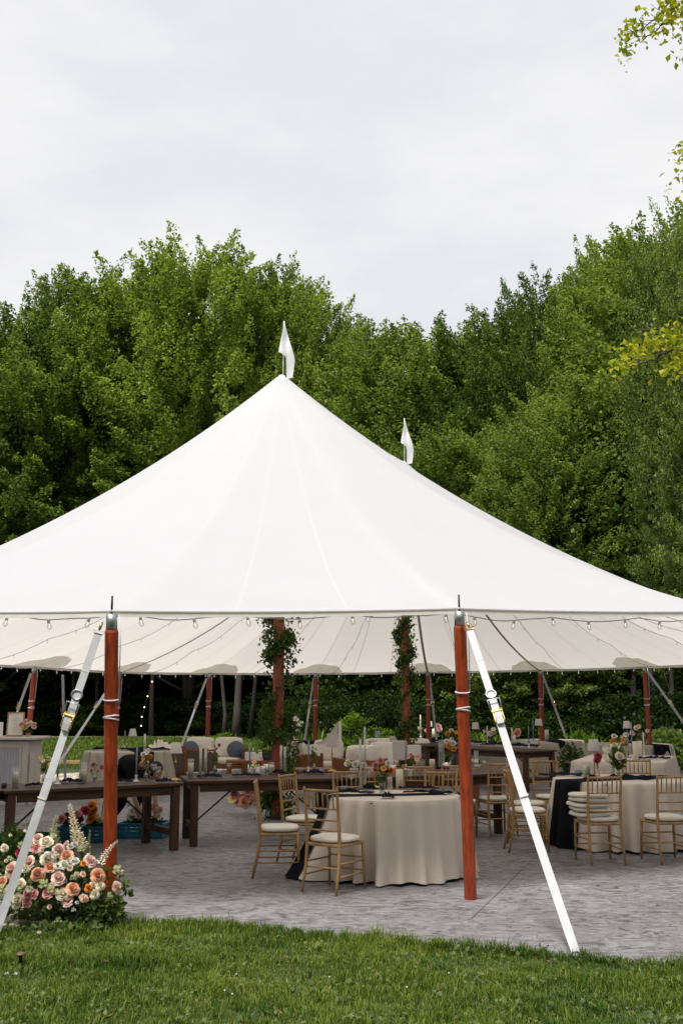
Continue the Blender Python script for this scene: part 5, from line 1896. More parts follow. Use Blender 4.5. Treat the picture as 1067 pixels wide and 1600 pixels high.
# second farm table
hurricane(298, 1215, 1187, 'glass candle jar right of the square shaded lamp', .085, .75)
hurricane(313, 1214, 1168, 'tall white taper in a glass sleeve, left one of two before the sofa', .045, .93)
hurricane(321, 1213, 1169, 'tall white taper in a glass sleeve, right one of two before the sofa', .045, .93)
vase_flowers(336, 1210, 1160, 'bottle with dark and white small blooms in front of the sofa', ['daisy_burgundy', 'daisy_white', 'spray_burgundy', 'daisy_blush', 'daisy_burgundy', 'spray_green'], spread=.07, size=.045, vh=.13, nleaf=40)
napkin(328, 1215, .30, .14, .0, 'navy napkin under the dark and white blooms', 5, .022)
coupe(358, 1211, 1193, 'footed glass votive in front of the sofa cushions')
napkin(385, 1213, .34, .15, .1, 'navy napkin before the blue taper left of the vine wrapped pole', 6, .022)
taper(390, 1209, 1163, 'dusty blue taper candle left of the vine wrapped pole')
vase_flowers(403, 1210, 1185, 'small vase with a magenta and a peach bloom by the vine wrapped pole', ['daisy_magenta', 'daisy_peach', 'spray_pink'], spread=.06, size=.065, nleaf=10, vm='ceramic')
hurricane(424, 1209, 1192, 'squat glass candle just in front of the vine wrapped pole', .085, .75)
napkin(437, 1209, .14, .14, .5, 'navy napkin right of the squat glass candle', 7, .026)
hurricane(439, 1207, 1166, 'tall cream taper in a glass sleeve right of the vine wrapped pole, left one', .04, .95)
hurricane(445, 1206, 1168, 'tall cream taper in a glass sleeve right of the vine wrapped pole, right one', .04, .95)
votive(470, 1206, .05, 'blue grey votive cup left of the blue taper behind the chairs', .06, 'taper_blue')
taper(482, 1207, 1159, 'dusty blue taper candle over the chair backs in the middle')
vase_flowers(491, 1206, 1166, 'vase of white anemones with dark centres behind the front chairs', ['daisy_white', 'daisy_cream', 'daisy_white', 'daisy_white', 'rose_cream'], spread=.08, size=.05, vh=.12)
napkin(490, 1209, .24, .14, .0, 'navy napkin below the white anemone vase', 8, .024)
votive(503, 1208, .05, 'blue grey votive cup right of the white anemone vase', .06, 'taper_blue')
lamp(519, 1205, 1149, 'lamp with square pale shade straight above the front chair', 25, 24, 20, sq=True)
# third farm table
vase_flowers(553, 1206, 1188, 'low bowl of white anemones on the farm table behind the coupe glasses', ['rose_white', 'daisy_white', 'rose_white', 'daisy_cream', 'rose_cream', 'spray_white'], spread=.13, size=.075, vh=.05, vr=.06, prof='bowl', vm='ceramic')
taper(634, 1203, 1158, 'dusty blue taper in a pink candlestick behind the pillar candle')
vase_flowers(646, 1200, 1178, 'vase of salmon blooms right of the dusty blue taper', ['daisy_peach', 'rose_peach', 'daisy_pink', 'spray_pink', 'rose_blush'], spread=.12, size=.06, vh=.06)
pillar(675, 1199, 1187, 'short white candle on the farm table over the chair backs', .08)
hurricane(690, 1200, 1158, 'tall pale glass cylinder left of the free standing red pole', .09, .0, glassonly=True)
napkin(690, 1203, .18, .14, .2, 'navy napkin at the foot of the tall glass cylinder', 9, .024)
vase_flowers(703, 1200, 1155, 'tall vase of orange and white blooms touching the free standing red pole', ['rose_orange', 'daisy_orange', 'rose_orange', 'rose_white', 'rose_white', 'spray_white'], spread=.07, size=.07, vh=.12)
vase_flowers(745, 1199, 1187, 'low bowl of small white blooms right of the free standing red pole', ['rose_cream', 'spray_white', 'spray_cream', 'daisy_white'], spread=.14, size=.06, vh=.04, vr=.05, prof='bowl', vm='ceramic', nleaf=30)
hurricane(744, 1196, 1174, 'footed frosted glass right of the free standing red pole', .07, .5)
# front round table
hurricane(563, 1233, 1158, 'tall cream taper in a glass sleeve on the front round table, left one', .034, .97)
hurricane(570, 1231, 1140, 'tallest slim taper on the front round table', .030, .985, m='ceramic')
coupe(549, 1231, 1211, 'short stemmed wine glass at the left of the front round table')
coupe(576, 1233, 1199, 'wine glass right of the tall tapers on the front round table')
coupe(641, 1233, 1203, 'wine glass at the right of the front round table beside the pillar candle')
lamp(586, 1231, 1170, 'lamp with white shade on the front round table', 24, 17, 20)
vase_flowers(597, 1240, 1186, 'glass vase of white, rose and orange blooms on the front round table', ['rose_orange', 'rose_peach', 'daisy_orange', 'rose_white', 'rose_pink', 'rose_white', 'rose_pink', 'rose_pink'], spread=.10, size=.065, vh=.11, vr=.04, nleaf=90, leaf=.045, prof='bowl')
hurricane(609, 1237, 1215, 'clear ribbed tumbler beside the blooms on the front round table', .06, 0, glassonly=True)
pillar(624, 1232, 1204, 'fat ivory pillar candle on the front round table', .078)
napkin(549, 1240, .46, .15, .05, 'long navy napkin lying at the left of the front round table', 11, .018)
napkin(606, 1247, .13, .20, .1, 'navy napkin hanging over the front edge of the round table', 12, .022, edge=RT, hang=1)
napkin(668, 1240, .50, .14, -.12, 'long navy napkin trailing over the right front edge of the round table', 13, .016, edge=RT, hang=1)
napkin(655, 1233, .42, .12, .05, 'navy napkin behind the wine glass at the right of the front round table', 14, .015)
napkin(575, 1234, .12, .12, .6, 'folded navy napkin between the wine glasses', 15, .03)
MB().bbox((0, 0, .02), (.07, .05, .035), .004).build('menu_block', M['taper_blue'], loc=tab(538, 1234), label='small grey blue block at the left of the front round table', cat='block')
# right round table
lamp(929, 1215, 1158, 'lamp with white shade on the right hand round table', 18, 14, 17)
hurricane(916, 1216, 1192, 'squat glass candle left of the pink bloom on the right round table', .10, .8)
vase_flowers(934, 1217, 1177, 'bud vase with a single deep pink bloom on the right round table', ['rose_magenta', 'rose_magenta'], spread=.012, size=.085, nleaf=16)
vase_flowers(966, 1215, 1163, 'tall leafy vase with cream blooms on the right round table', ['rose_cream', 'spray_green', 'spray_cream', 'spray_green', 'rose_cream', 'spray_green'], spread=.14, size=.09, vh=.13, nleaf=190, leaf=.06)
vase_flowers(957, 1211, 1168, 'airy cluster of pale blooms behind the leafy vase', ['spray_cream', 'spray_white', 'spray_cream', 'spray_white'], spread=.10, size=.13, vh=.1, nleaf=20)
coupe(900, 1214, 1196, 'wine glass at the left of the right hand round table')
votive(903, 1212, .07, 'blue grey cup at the left of the right hand round table', .09, 'taper_blue')
napkin(880, 1212, .60, .22, .1, 'heap of dark navy napkin at the left of the right round table', 21, .020)
napkin(976, 1217, .62, .22, -.05, 'broad navy napkin heap behind the two chairs on the right round table', 22, .024)
napkin(925, 1219, .20, .20, .8, 'navy napkin folded upright behind the cushion pile chair', 23, .035)
napkin(1012, 1218, .20, .14, .2, 'navy napkin at the far right of the right round table', 24, .02)
# rectangular table at right
lamp(981, 1184, 1129, 'lamp with grey shade on a dark stem on the rectangular table', 12, 9, 11, stem='taper_blue', fat=1.6)
taper(988, 1186, 1131, 'slim grey blue taper right of the rectangular table lamp')
pillar(993, 1187, 1160, 'fat pillar candle on the rectangular table, left one', .09)
pillar(1000, 1184, 1159, 'fat pillar candle on the rectangular table, right one', .08)
taper(1006, 1182, 1146, 'cream taper on the rectangular table', m='candle', r=.013)
vase_flowers(970, 1183, 1146, 'vase with orange and cream blooms on the rectangular table', ['rose_orange', 'daisy_orange', 'spray_cream', 'rose_cream', 'daisy_white'], spread=.16, size=.10, nleaf=90, leaf=.05)
vase_flowers(1000, 1180, 1133, 'tall vase with pale fading blooms on the rectangular table', ['spray_blush', 'rose_blush', 'spray_cream', 'rose_cream', 'daisy_peach'], spread=.16, size=.09, nleaf=70, leaf=.05, vh=.14)
napkin(1020, 1186, .55, .22, .1, 'dark navy napkin lying on the rectangular table', 31, .02)
# back right farm tables
for px, by, ty, kd, lab in ((743, 1161, 1130, 'lamp', 'lamp with white shade on the back farm table right of the red pole'), (842, 1168, 1125, 'lamp', 'lamp with white shade at the near end of the back farm table')):
    lamp(px, by, ty, lab, 12, 9, 10)
taper(761, 1163, 1136, 'cream taper behind the broad right strap', m='candle', r=.014)
taper(800, 1166, 1138, 'cream taper on the back farm table left of the pink bloom', m='candle', r=.015)
taper(826, 1168, 1135, 'dusty blue taper on the back farm table, left one')
taper(833, 1163, 1127, 'dusty blue taper on the back farm table, right one')
pillar(802, 1164, 1150, 'ivory pillar candle on the back farm table', .10)
pillar(854, 1157, 1141, 'ivory pillar candle by the corner of the back farm table', .10)
vase_flowers(808, 1163, 1139, 'bud vase with a round salmon bloom on the back farm table', ['rose_peach', 'rose_peach'], spread=.02, size=.13, nleaf=18)
vase_flowers(765, 1160, 1138, 'vase with white and tan blooms behind the broad strap', ['rose_white', 'rose_peach', 'spray_cream', 'daisy_cream'], spread=.16, size=.10, nleaf=60, leaf=.05)
vase_flowers(707, 1158, 1140, 'vase with orange blooms left of the free standing red pole at the back', ['rose_orange', 'daisy_orange', 'rose_white'], spread=.14, size=.11, nleaf=50, leaf=.05)
for px, w_ in ((700, .8), (740, 1.0), (785, .9), (815, .7)):
    napkin(px, 1155 + (px - 640) * .068, w_, .34, -.35, {700: 'dark napkin heap on the back farm table left of the free standing pole', 740: 'dark napkin heap under the back farm table lamp', 785: 'dark napkin heap on the back farm table right of the strap', 815: 'dark napkin heap at the near end of the back farm table'}[px], int(px), .035)
# rear farm table
taper(657, 1152, 1118, 'cream taper right of the rear vine wrapped pole', m='candle', r=.018)
lamp(671, 1152, 1128, 'small white shaded lamp by the pole near the rear vine wrapped pole', 10, 8, 8)
vase_flowers(659, 1151, 1136, 'vase with small red and pink blooms near the rear vine wrapped pole', ['rose_pink', 'rose_magenta', 'spray_green'], spread=.16, size=.11, nleaf=60, leaf=.06)
vase_flowers(685, 1151, 1132, 'bud vase with one pale pink bloom at the back', ['rose_blush', 'rose_pink'], spread=.03, size=.15, nleaf=14)
pillar(678, 1152, 1139, 'ivory pillar candle at the back between lamp and pink bloom', .12)
# far left round table
lamp(207, 1171, 1140, 'small white shaded lamp on the far left round table', 13, 8, 11)
taper(195, 1171, 1143, 'dusty blue taper on the far left round table', r=.013)
napkin(225, 1172, .9, .30, .0, 'dark napkin heap on the far left round table right of the lamp', 41, .03)
napkin(158, 1172, .3, .2, .0, 'dark napkin at the left end of the far left round table', 42, .03)
napkin(250, 1171, .5, .40, .5, 'cream folded cloth at the right end of the far left round table', 43, .07, m='sofa_cloth')
taper(226, 1176, 1148, 'slim ivory candle right of the far left table lamp', m='candle', r=.02)

# ------------------------------------------------------------------ rose arrangement at the pole
def fpx(x, y): return x / 5.08, 1230 + y / 5.08
ORG = Vector((at(88, 1400, 8.62).x, 8.62, 0))
arr = thing('flower_arrangement', 'large mound of peach, blush and cream roses at the foot of the nearest red pole', 'flowers', ORG)
rlist = [(365, 430, 'cream', 90), (300, 400, 'blush', 75), (300, 485, 'pink', 70), (262, 470, 'blush', 60), (465, 490, 'blush', 88), (540, 540, 'peach', 92), (370, 560, 'cream', 95), (395, 630, 'peach', 80), (295, 680, 'peach', 92),
         (715, 580, 'blush', 88), (665, 605, 'orange', 42), (780, 690, 'peach', 98), (460, 715, 'blush', 92), (575, 805, 'peach', 90), (545, 900, 'blush', 84), (385, 840, 'pink', 82), (215, 840, 'pink', 64), (270, 845, 'pink', 68), (215, 905, 'pink', 72),
         (705, 798, 'orange', 54), (675, 880, 'peach', 54), (755, 845, 'cream', 70), (800, 780, 'cream', 66), (600, 585, 'white', 60), (510, 610, 'white', 66), (500, 850, 'cream', 88), (935, 790, 'blush', 74), (90, 640, 'blush', 96), (100, 700, 'pink', 60), (230, 585, 'blush', 84), (155, 510, 'magenta', 62),
         (20, 745, 'peach', 70), (10, 820, 'cream', 80), (130, 880, 'cream', 74), (125, 930, 'cream', 64), (80, 800, 'blush', 78), (560, 470, 'white', 46), (595, 450, 'white', 44), (420, 530, 'white', 60), (200, 640, 'cream', 60), (660, 690, 'blush', 40), (560, 640, 'blush', 44), (160, 760, 'cream', 66), (-60, 700, 'blush', 90), (-40, 860, 'peach', 80), (-120, 780, 'cream', 85)]
def moundY(px, py):
    u = (px - 85) / 105; v = (py - 1392) / 85
    return 8.66 - .36 * math.sqrt(max(0, 1 - min(1, u * u * .8 + v * v)))
for (x, y, c, s) in rlist:
    px, py = fpx(x, y)
    Y = moundY(px, py)
    p = at(px, py, Y)
    p.z = max(p.z, .05)
    sz = s / 5.08 * Y / F * 1.16
    f = Vector(((px - 85) / 120, -1.0, .55 + (1390 - py) / 150))
    q = f.normalized() * sz * .35
    head(arr, 'rose_' + c, p - ORG - q, sz, f)
for (x, y, k, s) in ((940, 660, 'green', 85), (350, 770, 'green', 90), (430, 795, 'green', 90), (250, 795, 'cream', 70), (150, 800, 'green', 90), (885, 840, 'green', 50), (600, 945, 'white', 42), (615, 900, 'white', 34), (395, 530, 'white', 70), (650, 480, 'green', 60), (470, 620, 'white', 70), (580, 560, 'cream', 60), (30, 800, 'green', 90), (110, 850, 'cream', 90), (620, 690, 'green', 50)):
    px, py = fpx(x, y)
    Y = moundY(px, py) + .01
    head(arr, 'spray_' + k, at(px, py, Y) - ORG - Vector((0, 0, .02)), s / 5.08 * Y / F * 1.1)
rq = random.Random(12)
for i in range(34):
    px, py = 85 + rq.gauss(0, 52), 1362 + rq.gauss(0, 30)
    Y = moundY(px, py) + rq.uniform(-.03, .06)
    head(arr, rq.choice(['spray_cream', 'spray_white', 'spray_green', 'rose_cream', 'rose_blush', 'spray_blush']), at(px, py, Y) - ORG, rq.uniform(.035, .075), (rq.gauss(0, .6), -1, rq.uniform(.1, 1)))
foliage(arr, (0.02, .05, .24), (.54, .32, .31), 2700, .045, shell=.35)
foliage(arr, (.06, .04, .14), (.46, .30, .14), 700, .045, shell=.5, name='low_foliage')
foliage(arr, (.42, -.12, .10), (.16, .16, .16), 700, .05, shell=.2, name='low_foliage')
foliage(arr, (.12, -.28, .03), (.36, .10, .04), 220, .05, shell=.3, name='low_foliage')
def spx(x, y, Y): return at(*fpx(x, y), Y) - ORG
spire(arr, [spx(430, 500, 8.75), spx(425, 380, 8.72), spx(450, 225, 8.7)], M['p_green'], .045, 60, 1)
spire(arr, [spx(640, 500, 8.7), spx(600, 350, 8.68), spx(553, 135, 8.66)], M['p_cream'], .05, 80, 2)
spire(arr, [spx(700, 520, 8.7), spx(708, 430, 8.7), spx(718, 330, 8.7)], M['p_green'], .018, 26, 3)
spire(arr, [spx(790, 620, 8.5), spx(835, 540, 8.12), spx(890, 470, 8.06), spx(940, 425, 8.04)], M['p_cream'], .030, 34, 4)
tw = MB()
for (x, y) in ((880, 640), (985, 800), (1040, 840), (950, 860), (840, 880), (960, 900), (60, 560), (-30, 640), (700, 480), (780, 500)):
    tw.tube([(0.2 if x > 400 else -.3, 0, .2), spx(x * .8 + 110, y + 30, 8.5), spx(x, y, 8.35)], .0022, 4)
tw.build('twigs', M['leaf_bouquet'], arr)
for (x, y) in ((985, 800), (1030, 840), (950, 880), (870, 900)):
    c_ = spx(x, y, 8.35)
    foliage(arr, c_, (.03, .03, .03), 16, .04, name='sprig', shell=.2)
gl = at(4, 1345, 9.2)
vz = thing('greenery_clump', 'low dark greenery with tiny pale blooms at the far left under the table', 'greenery', (gl.x - .1, 9.9, 0))
foliage(vz, (0, 0, .28), (.30, .3, .34), 1300, .05, 'leaf_vine')
for i in range(10):
    head(vz, 'spray_cream', Vector((random.uniform(-.2, .25), -.25, random.uniform(.1, .6))), .04)

# ------------------------------------------------------------------ crates with cut flowers
def crate(px0, px1, by, ty, label, m, Y=None, flowers=(), fl_label='', rz=0, depth=.36):
    p0 = gp(px0, by); Y = p0.y
    w = (px1 - px0) * Y / F
    h = (by - ty) * Y / F * .92
    c = Vector((at((px0 + px1) / 2, by, Y).x, Y + depth / 2, .002))
    t = thing('flower_crate', label, 'crate', c, rz)
    fl = MB(); fl.box((0, 0, .006), (w - .02, depth - .02, .01)); fl.build('bottom', m, t)
    for sy in (-1, 1):
        for k in range(4):
            hh = h / 4 * .62
            MB().box((0, sy * (depth / 2 - .007), h * (k + .45) / 4), (w - .045, .010, h / 4 * .86)).build('side_rail', m, t)
    for sx in (-1, 1):
        for k in range(4):
            MB().box((sx * (w / 2 - .007), 0, h * (k + .45) / 4), (.010, depth - .045, h / 4 * .62)).build('side_rail', m, t)
        for sy in (-1, 1):
            MB().bbox((sx * (w / 2 - .014), sy * (depth / 2 - .014), h / 2), (.030, .030, h), .004).build('corner_post', m, t)
    rim = MB()
    for sy in (-1, 1): rim.box((0, sy * (depth / 2), h - .008), (w - .006, .018, .018))
    for sx in (-1, 1): rim.box((sx * (w / 2), 0, h - .0085), (.018, depth - .02, .018))
    rim.build('rim', m, t)
    for n_ in range(3):
        MB().box((-w / 4 + n_ * w / 4, -(depth / 2), h * .5), (.012, .014, h * .8)).build('rib', m, t)
    if flowers:
        b = thing('cut_flowers', fl_label, 'flowers', c + Vector((0, 0, .02)), rz)
        st = MB()
        for i, (k, fx, fz, sz) in enumerate(flowers):
            q = Vector((fx * w / 2, random.uniform(-.12, .08), h + fz))
            st.tube([(q.x * .6, q.y * .5, .01), q], .003, 4)
            head(b, k, q, sz * 1.4, (random.uniform(-.5, .5), -1, .9))
        st.build('stems', M['leaf_bouquet'], b)
        foliage(b, (0, 0, h * 1.05), (w / 2 * .8, depth / 2 * .8, .07), 260, .04, 'leaf_vine')
    return t
rf = random.Random(4)
def mixf(n, keys, zmax, smin=.05, smax=.08, xr=.85):
    return [(rf.choice(keys), rf.uniform(-xr, xr), rf.uniform(.01, zmax), rf.uniform(smin, smax)) for _ in range(n)]
crate(17, 79, 1341, 1306, 'green plastic crate under the left end of the farm table', M['green_plastic'])
crate(88, 122, 1322, 1293, 'blue crate of rust and mauve blooms behind the white spires, leftmost of three', M['blue_plastic'], flowers=mixf(16, ['rose_pink', 'rose_burgundy', 'daisy_burgundy', 'rose_peach'], .12), fl_label='bunch of rust and mauve blooms in the leftmost blue crate', depth=.4)
crate(124, 166, 1317, 1292, 'blue crate of orange and magenta blooms left of the near left pole', M['blue_plastic'], flowers=mixf(9, ['rose_orange', 'daisy_orange', 'rose_cream'], .24, .06, .10) + [('rose_magenta', -.75, .14, .10), ('rose_magenta', -.55, .12, .09), ('spray_cream', .5, .27, .14), ('spray_cream', .35, .3, .12)], fl_label='bunch of orange, magenta and cream blooms by the near left pole', depth=.4)
crate(186, 256, 1311, 1287, 'blue crate of white and blush blooms right of the near left pole', M['blue_plastic'], flowers=mixf(22, ['rose_white', 'rose_cream', 'rose_blush', 'spray_blush', 'spray_white', 'rose_pink'], .19, .06, .10), fl_label='bunch of white and blush blooms heaped in the right blue crate', rz=-.12, depth=.42)

# flower bowl on the floor by the vine wrapped pole
bp_ = gp(388, 1272)
fb = thing('flower_bowl', 'bowl of pink and peach blooms on the floor left of the vine wrapped pole', 'flowers', bp_)
MB().lathe([(.0001, .002), (.07, .002), (.055, .02), (.05, .05), (.12, .10), (.15, .17), (.145, .17), (.11, .105), (.0001, .06)], n=20).build('bowl', M['glass'], fb, smooth=True)
for (x, y, k, s) in ((377, 1234, 'rose_blush', 12), (371, 1243, 'rose_pink', 10), (388, 1238, 'rose_pink', 11), (388, 1245, 'rose_pink', 10), (365, 1248, 'daisy_yellow', 13), (381, 1254, 'rose_peach', 14), (371, 1256, 'rose_pink', 10), (396, 1250, 'rose_blush', 12), (403, 1237, 'rose_peach', 11), (398, 1232, 'rose_burgundy', 9), (403, 1258, 'rose_cream', 10), (367, 1240, 'rose_burgundy', 9), (410, 1246, 'rose_blush', 10), (399, 1230, 'spray_green', 12), (384, 1232, 'spray_blush', 10)):
    p = at(x, y, bp_.y - .12)
    head(fb, k, p - bp_, s * bp_.y / F * 1.4)
foliage(fb, (0, 0, .30), (.24, .18, .18), 700, .05, 'leaf_vine')

# ------------------------------------------------------------------ bar at the left
b0 = gp(40, 1258)
bar = thing('bar_counter', 'off white bar counter with grey beadboard panels at the left edge', 'bar', (b0.x, b0.y, 0), math.radians(-6))
W_, D_, H_ = 2.4, .62, 1.08
MB().bbox((-W_ / 2, D_ / 2, H_ / 2 - .02), (W_, D_, H_ - .04), .01).build('cabinet', M['barpaint'], bar)
MB().bbox((-W_ / 2, D_ / 2 - .03, H_), (W_ + .26, D_ + .16, .05), .012).build('countertop', M['barpaint'], bar)
MB().bbox((-W_ / 2, -.012, .075), (W_ + .02, .03, .15), .006).build('plinth', M['barpaint'], bar)
for k in range(3):
    x1 = -.12 - k * .78
    pn = MB(); pn.box((x1 - .32, -.004, .58), (.60, .012, .70))
    pnl = pn.build('panel', M['barbead'], bar)
    for j in range(12):
        MB().box((x1 - .045 - j * .05, -.014, .58), (.043, .010, .68)).build('bead', M['barbead'], pnl)
    for (cx, cz, sx, sz) in ((x1 - .32, .945, .66, .035), (x1 - .32, .215, .66, .035), (x1, .58, .035, .77), (x1 - .64, .58, .035, .77)):
        MB().bbox((cx, -.012, cz), (sx, .028, sz - .002), .004).build('moulding', M['barpaint'], bar)
MB().bbox((.06, .05, .42), (.06, .06, .84), .006).build('corner_leg', M['barpaint'], bar)
def on_bar(px): return at(px, 1150, b0.y + .25)
ZB = H_ + .026
pz = on_bar(24)
fr = thing('framed_menu', 'large cream framed menu leaning on the bar', 'picture frame', (pz.x, pz.y, ZB), .1)
MB().box((0, 0, .20), (.25, .018, .40), M=Matrix.Rotation(-.18, 3, 'X')).build('board', M['paper'], fr)
for (cx, cz, sx, sz) in ((0, .395, .27, .02), (0, .01, .27, .02), (-.13, .2, .02, .38), (.13, .2, .02, .38)):
    R_ = Matrix.Rotation(-.18, 3, 'X')
    c_ = R_ @ Vector((0, -.006, 0)) + R_ @ Vector((cx, 0, cz - .2)) + Vector((0, 0, .2))
    MB().box(c_, (sx, .026, sz), M=R_).build('frame_edge', M['gold'], fr)
for j in range(9):
    R_ = Matrix.Rotation(-.18, 3, 'X')
    c_ = R_ @ Vector((0, -.0115, .12 - j * .03)) + Vector((0, 0, .2))
    MB().box(c_, (.05 + .09 * ((j * 37) % 5) / 5, .002, .006), M=R_).build('text_line', M['barbead'], fr)
pz = on_bar(-1)
fr2 = thing('menu_card', 'second cream card half cut by the left edge on the bar', 'card', (pz.x, pz.y - .1, ZB), .3)
MB().box((0, 0, .12), (.18, .012, .24), M=Matrix.Rotation(-.18, 3, 'X')).build('board', M['paper'], fr2)
pz = on_bar(12)
MB().bbox((0, 0, .07), (.07, .06, .14), .006).build('black_box', M['dark'], loc=(pz.x, pz.y + .08, ZB), label='small black box between the two cards on the bar', cat='box')
pz = on_bar(44)
bf = thing('flower_vase', 'cream and blush bouquet on the right end of the bar', 'flowers', (pz.x, pz.y, ZB))
jar(.035, .09).build('vase', M['glass'], bf, smooth=True)
for (dx, dz_, k, s) in ((-.10, .19, 'rose_peach', .09), (-.03, .24, 'rose_blush', .09), (-.02, .15, 'rose_yellow', .11), (.06, .21, 'rose_cream', .09), (.11, .15, 'rose_blush', .09), (.13, .20, 'rose_peach', .07), (.02, .19, 'rose_cream', .09), (-.08, .13, 'spray_cream', .09)):
    head(bf, k, Vector((dx, -.05, dz_)), s)
foliage(bf, (0, 0, .14), (.12, .09, .10), 160, .05, 'leaf_vine')
px_ = gp(58, 1205)
orange = thing('plank_stack', 'small pale timber offcut lying beyond the bar on the lawn', 'wood', (px_.x + .3, px_.y + 2.0, 0), .1)
MB().bbox((0, 0, .10), (.55, .08, .09), .01).build('timber', M['gold'], orange)

# ------------------------------------------------------------------ lounge furniture
def sofa(x, y, rz, w, label, arms=True, back_h=.80, cush=2, m='acacia'):
    t = thing('lounge_sofa', label, 'sofa', (x, y, 0), rz)
    d = .80
    for sx in (-1, 1):
        MB().bbox((sx * (w / 2 - .04), 0, .31), (.08, d, .62), .01).build('arm', M[m], t)
        for sy in (-1, 1):
            pass
    MB().bbox((0, 0, .22), (w - .17, d - .04, .08), .008).build('seat_frame', M[m], t)
    MB().bbox((0, d / 2 - .05, .42), (w - .165, .06, .36), .008).build('back_frame', M[m], t)
    n = cush
    cw = (w - .20) / n
    for i in range(n):
        x_ = -w / 2 + .10 + cw * (i + .5)
        c = cushion_mb(cw - .01, d - .12, .16, 5).build('seat_cushion', M['sofa_cloth'], t, smooth=True, loc=(x_, -.03, .262))
        c = cushion_mb(cw * 1.0, .46, .17, 7).build('back_cushion', M['sofa_cloth'], t, smooth=True, loc=(x_, .20 + .02, .62), rot=(math.radians(76), 0, 0))
    return t
sofa(-2.95, 25.0, 0, 1.52, 'wooden sofa with cream cushions on the left beyond the farm table')
for sx, lab in ((-.52, 'round slate blue pillow at the left end of the cream sofa'), (.52, 'round slate blue pillow at the right end of the cream sofa')):
    mb = MB().ball((0, 0, 0), (.20, .085, .20), 16, 10)
    mb.build('round_pillow', M['blue_pillow'], None, smooth=True, loc=(-2.95 + sx, 24.86, .60), rot=(-.25, 0, 0), label=lab, cat='pillow')
def wicker_chair(x, y, rz, label):
    t = thing('wicker_armchair', label, 'armchair', (x, y, 0), rz)
    w, d = .74, .76
    for sx in (-1, 1):
        for sy in (-1, 1):
            MB().bbox((sx * (w / 2 - .03), sy * (d / 2 - .03), .32), (.06, .06, .64), .006).build('leg', M['acacia'], t)
        MB().bbox((sx * (w / 2 - .03), 0, .655), (.07, d, .03), .006).build('armrest', M['acacia'], t)
        MB().box((sx * (w / 2 - .03), 0, .43), (.02, d - .13, .36)).build('woven_side', M['wicker'], t)
    MB().bbox((0, d / 2 - .03, .72), (w - .13, .05, .05), .006).build('top_rail', M['acacia'], t)
    MB().box((0, d / 2 - .03, .47), (w - .13, .025, .44)).build('woven_back', M['wicker'], t)
    MB().bbox((0, 0, .24), (w - .13, d - .13, .06), .006).build('seat_frame', M['acacia'], t)
    cushion_mb(w - .15, d - .14, .13, 4.5).build('seat_cushion', M['sofa_cloth'], t, smooth=True, loc=(0, -.01, .272))
    return t
wicker_chair(-3.62, 22.3, math.radians(200), 'wicker backed armchair turned away beside the square shaded lamp')
wicker_chair(-3.15, 23.4, math.radians(115), 'wicker sided armchair turned towards the sofa at its left front')
def wood_table(x, y, rz, w, d, h, label):
    t = thing('coffee_table', label, 'table', (x, y, 0), rz)
    MB().bbox((0, 0, h - .03), (w, d, .06), .008).build('top', M['acacia'], t)
    for sx in (-1, 1):
        MB().bbox((sx * (w / 2 - .06), 0, (h - .062) / 2), (.09, d - .06, h - .062), .008).build('slab_leg', M['acacia'], t)
wood_table(-1.75, 21.9, .1, 1.15, .6, .52, 'low orange brown coffee table left of the vine wrapped pole')
wood_table(-.7, 19.6, .0, 1.1, .6, .50, 'low orange brown table just right of the vine wrapped pole')
wood_table(1.45, 17.6, .15, 1.5, .55, .62, 'long orange brown bench table behind the salmon blooms')
def planter(px, py, Y, w, h, label, m, top='leaf_vine', z=0):
    p = at(px, py, Y)
    t = thing('planter_box', label, 'planter', (p.x, Y, z))
    MB().bbox((0, 0, h / 2), (w, w * .8, h), .01).build('box', M[m], t)
    MB().box((0, 0, h + .004), (w * .9, w * .7, .008)).build('soil', M['soil'], t)
    return t
planter(397, 1178, 21.8, .34, .17, 'small pale box on the coffee table left of the vine wrapped pole', 'paper', z=.52)
planter(420, 1178, 21.9, .28, .19, 'small black box on the coffee table touching the vine wrapped pole', 'dark', z=.52)
def armchair(x, y, rz, label, throw=None):
    t = sofa(x, y, rz, .86, label, cush=1)
    t['category'] = 'armchair'; t.name = 'lounge_armchair'
    return t
a1 = armchair(-.95, 22.6, math.radians(150), 'armchair with a fringed throw right of the vine wrapped pole')
th_ = MB()
def fn(u, v):
    y = -.10 + .0; z = .98 - v * .78
    return ((u - .5) * .62, -.02 + .045 * math.sin(u * 9) * v + .05 * v, z)
# throw blanket hung over the back of the armchair
def fnt(u, v):
    s_ = v * 1.1
    if s_ < .5: return ((u - .5) * .60, .475 + .01 * math.sin(u * 14), .26 + s_ * 1.2)
    if s_ < .62: return ((u - .5) * .60, .475 - (s_ - .5) * 2.4, .86 + .03 * math.sin((s_ - .5) / .12 * pi))
    return ((u - .5) * .60, .187 - (s_ - .62) * .4, .86 - (s_ - .62) * .7)
th_.grid(fnt, 20, 26)
thr = mat('striped_throw', (.50, .42, .36), .9, .1, 8, bump=.3, bscale=120)
nt2 = thr.node_tree
wv_ = nt2.nodes.new('ShaderNodeTexWave'); wv_.wave_type = 'BANDS'; wv_.bands_direction = 'X'; wv_.inputs['Scale'].default_value = 3.2
tc2 = nt2.nodes.new('ShaderNodeTexCoord'); nt2.links.new(tc2.outputs['Object'], wv_.inputs['Vector'])
rp2 = nt2.nodes.new('ShaderNodeValToRGB'); rp2.color_ramp.elements[0].position = .86; rp2.color_ramp.elements[0].color = (.47, .40, .34, 1); rp2.color_ramp.elements[1].position = .92; rp2.color_ramp.elements[1].color = (.42, .06, .05, 1)
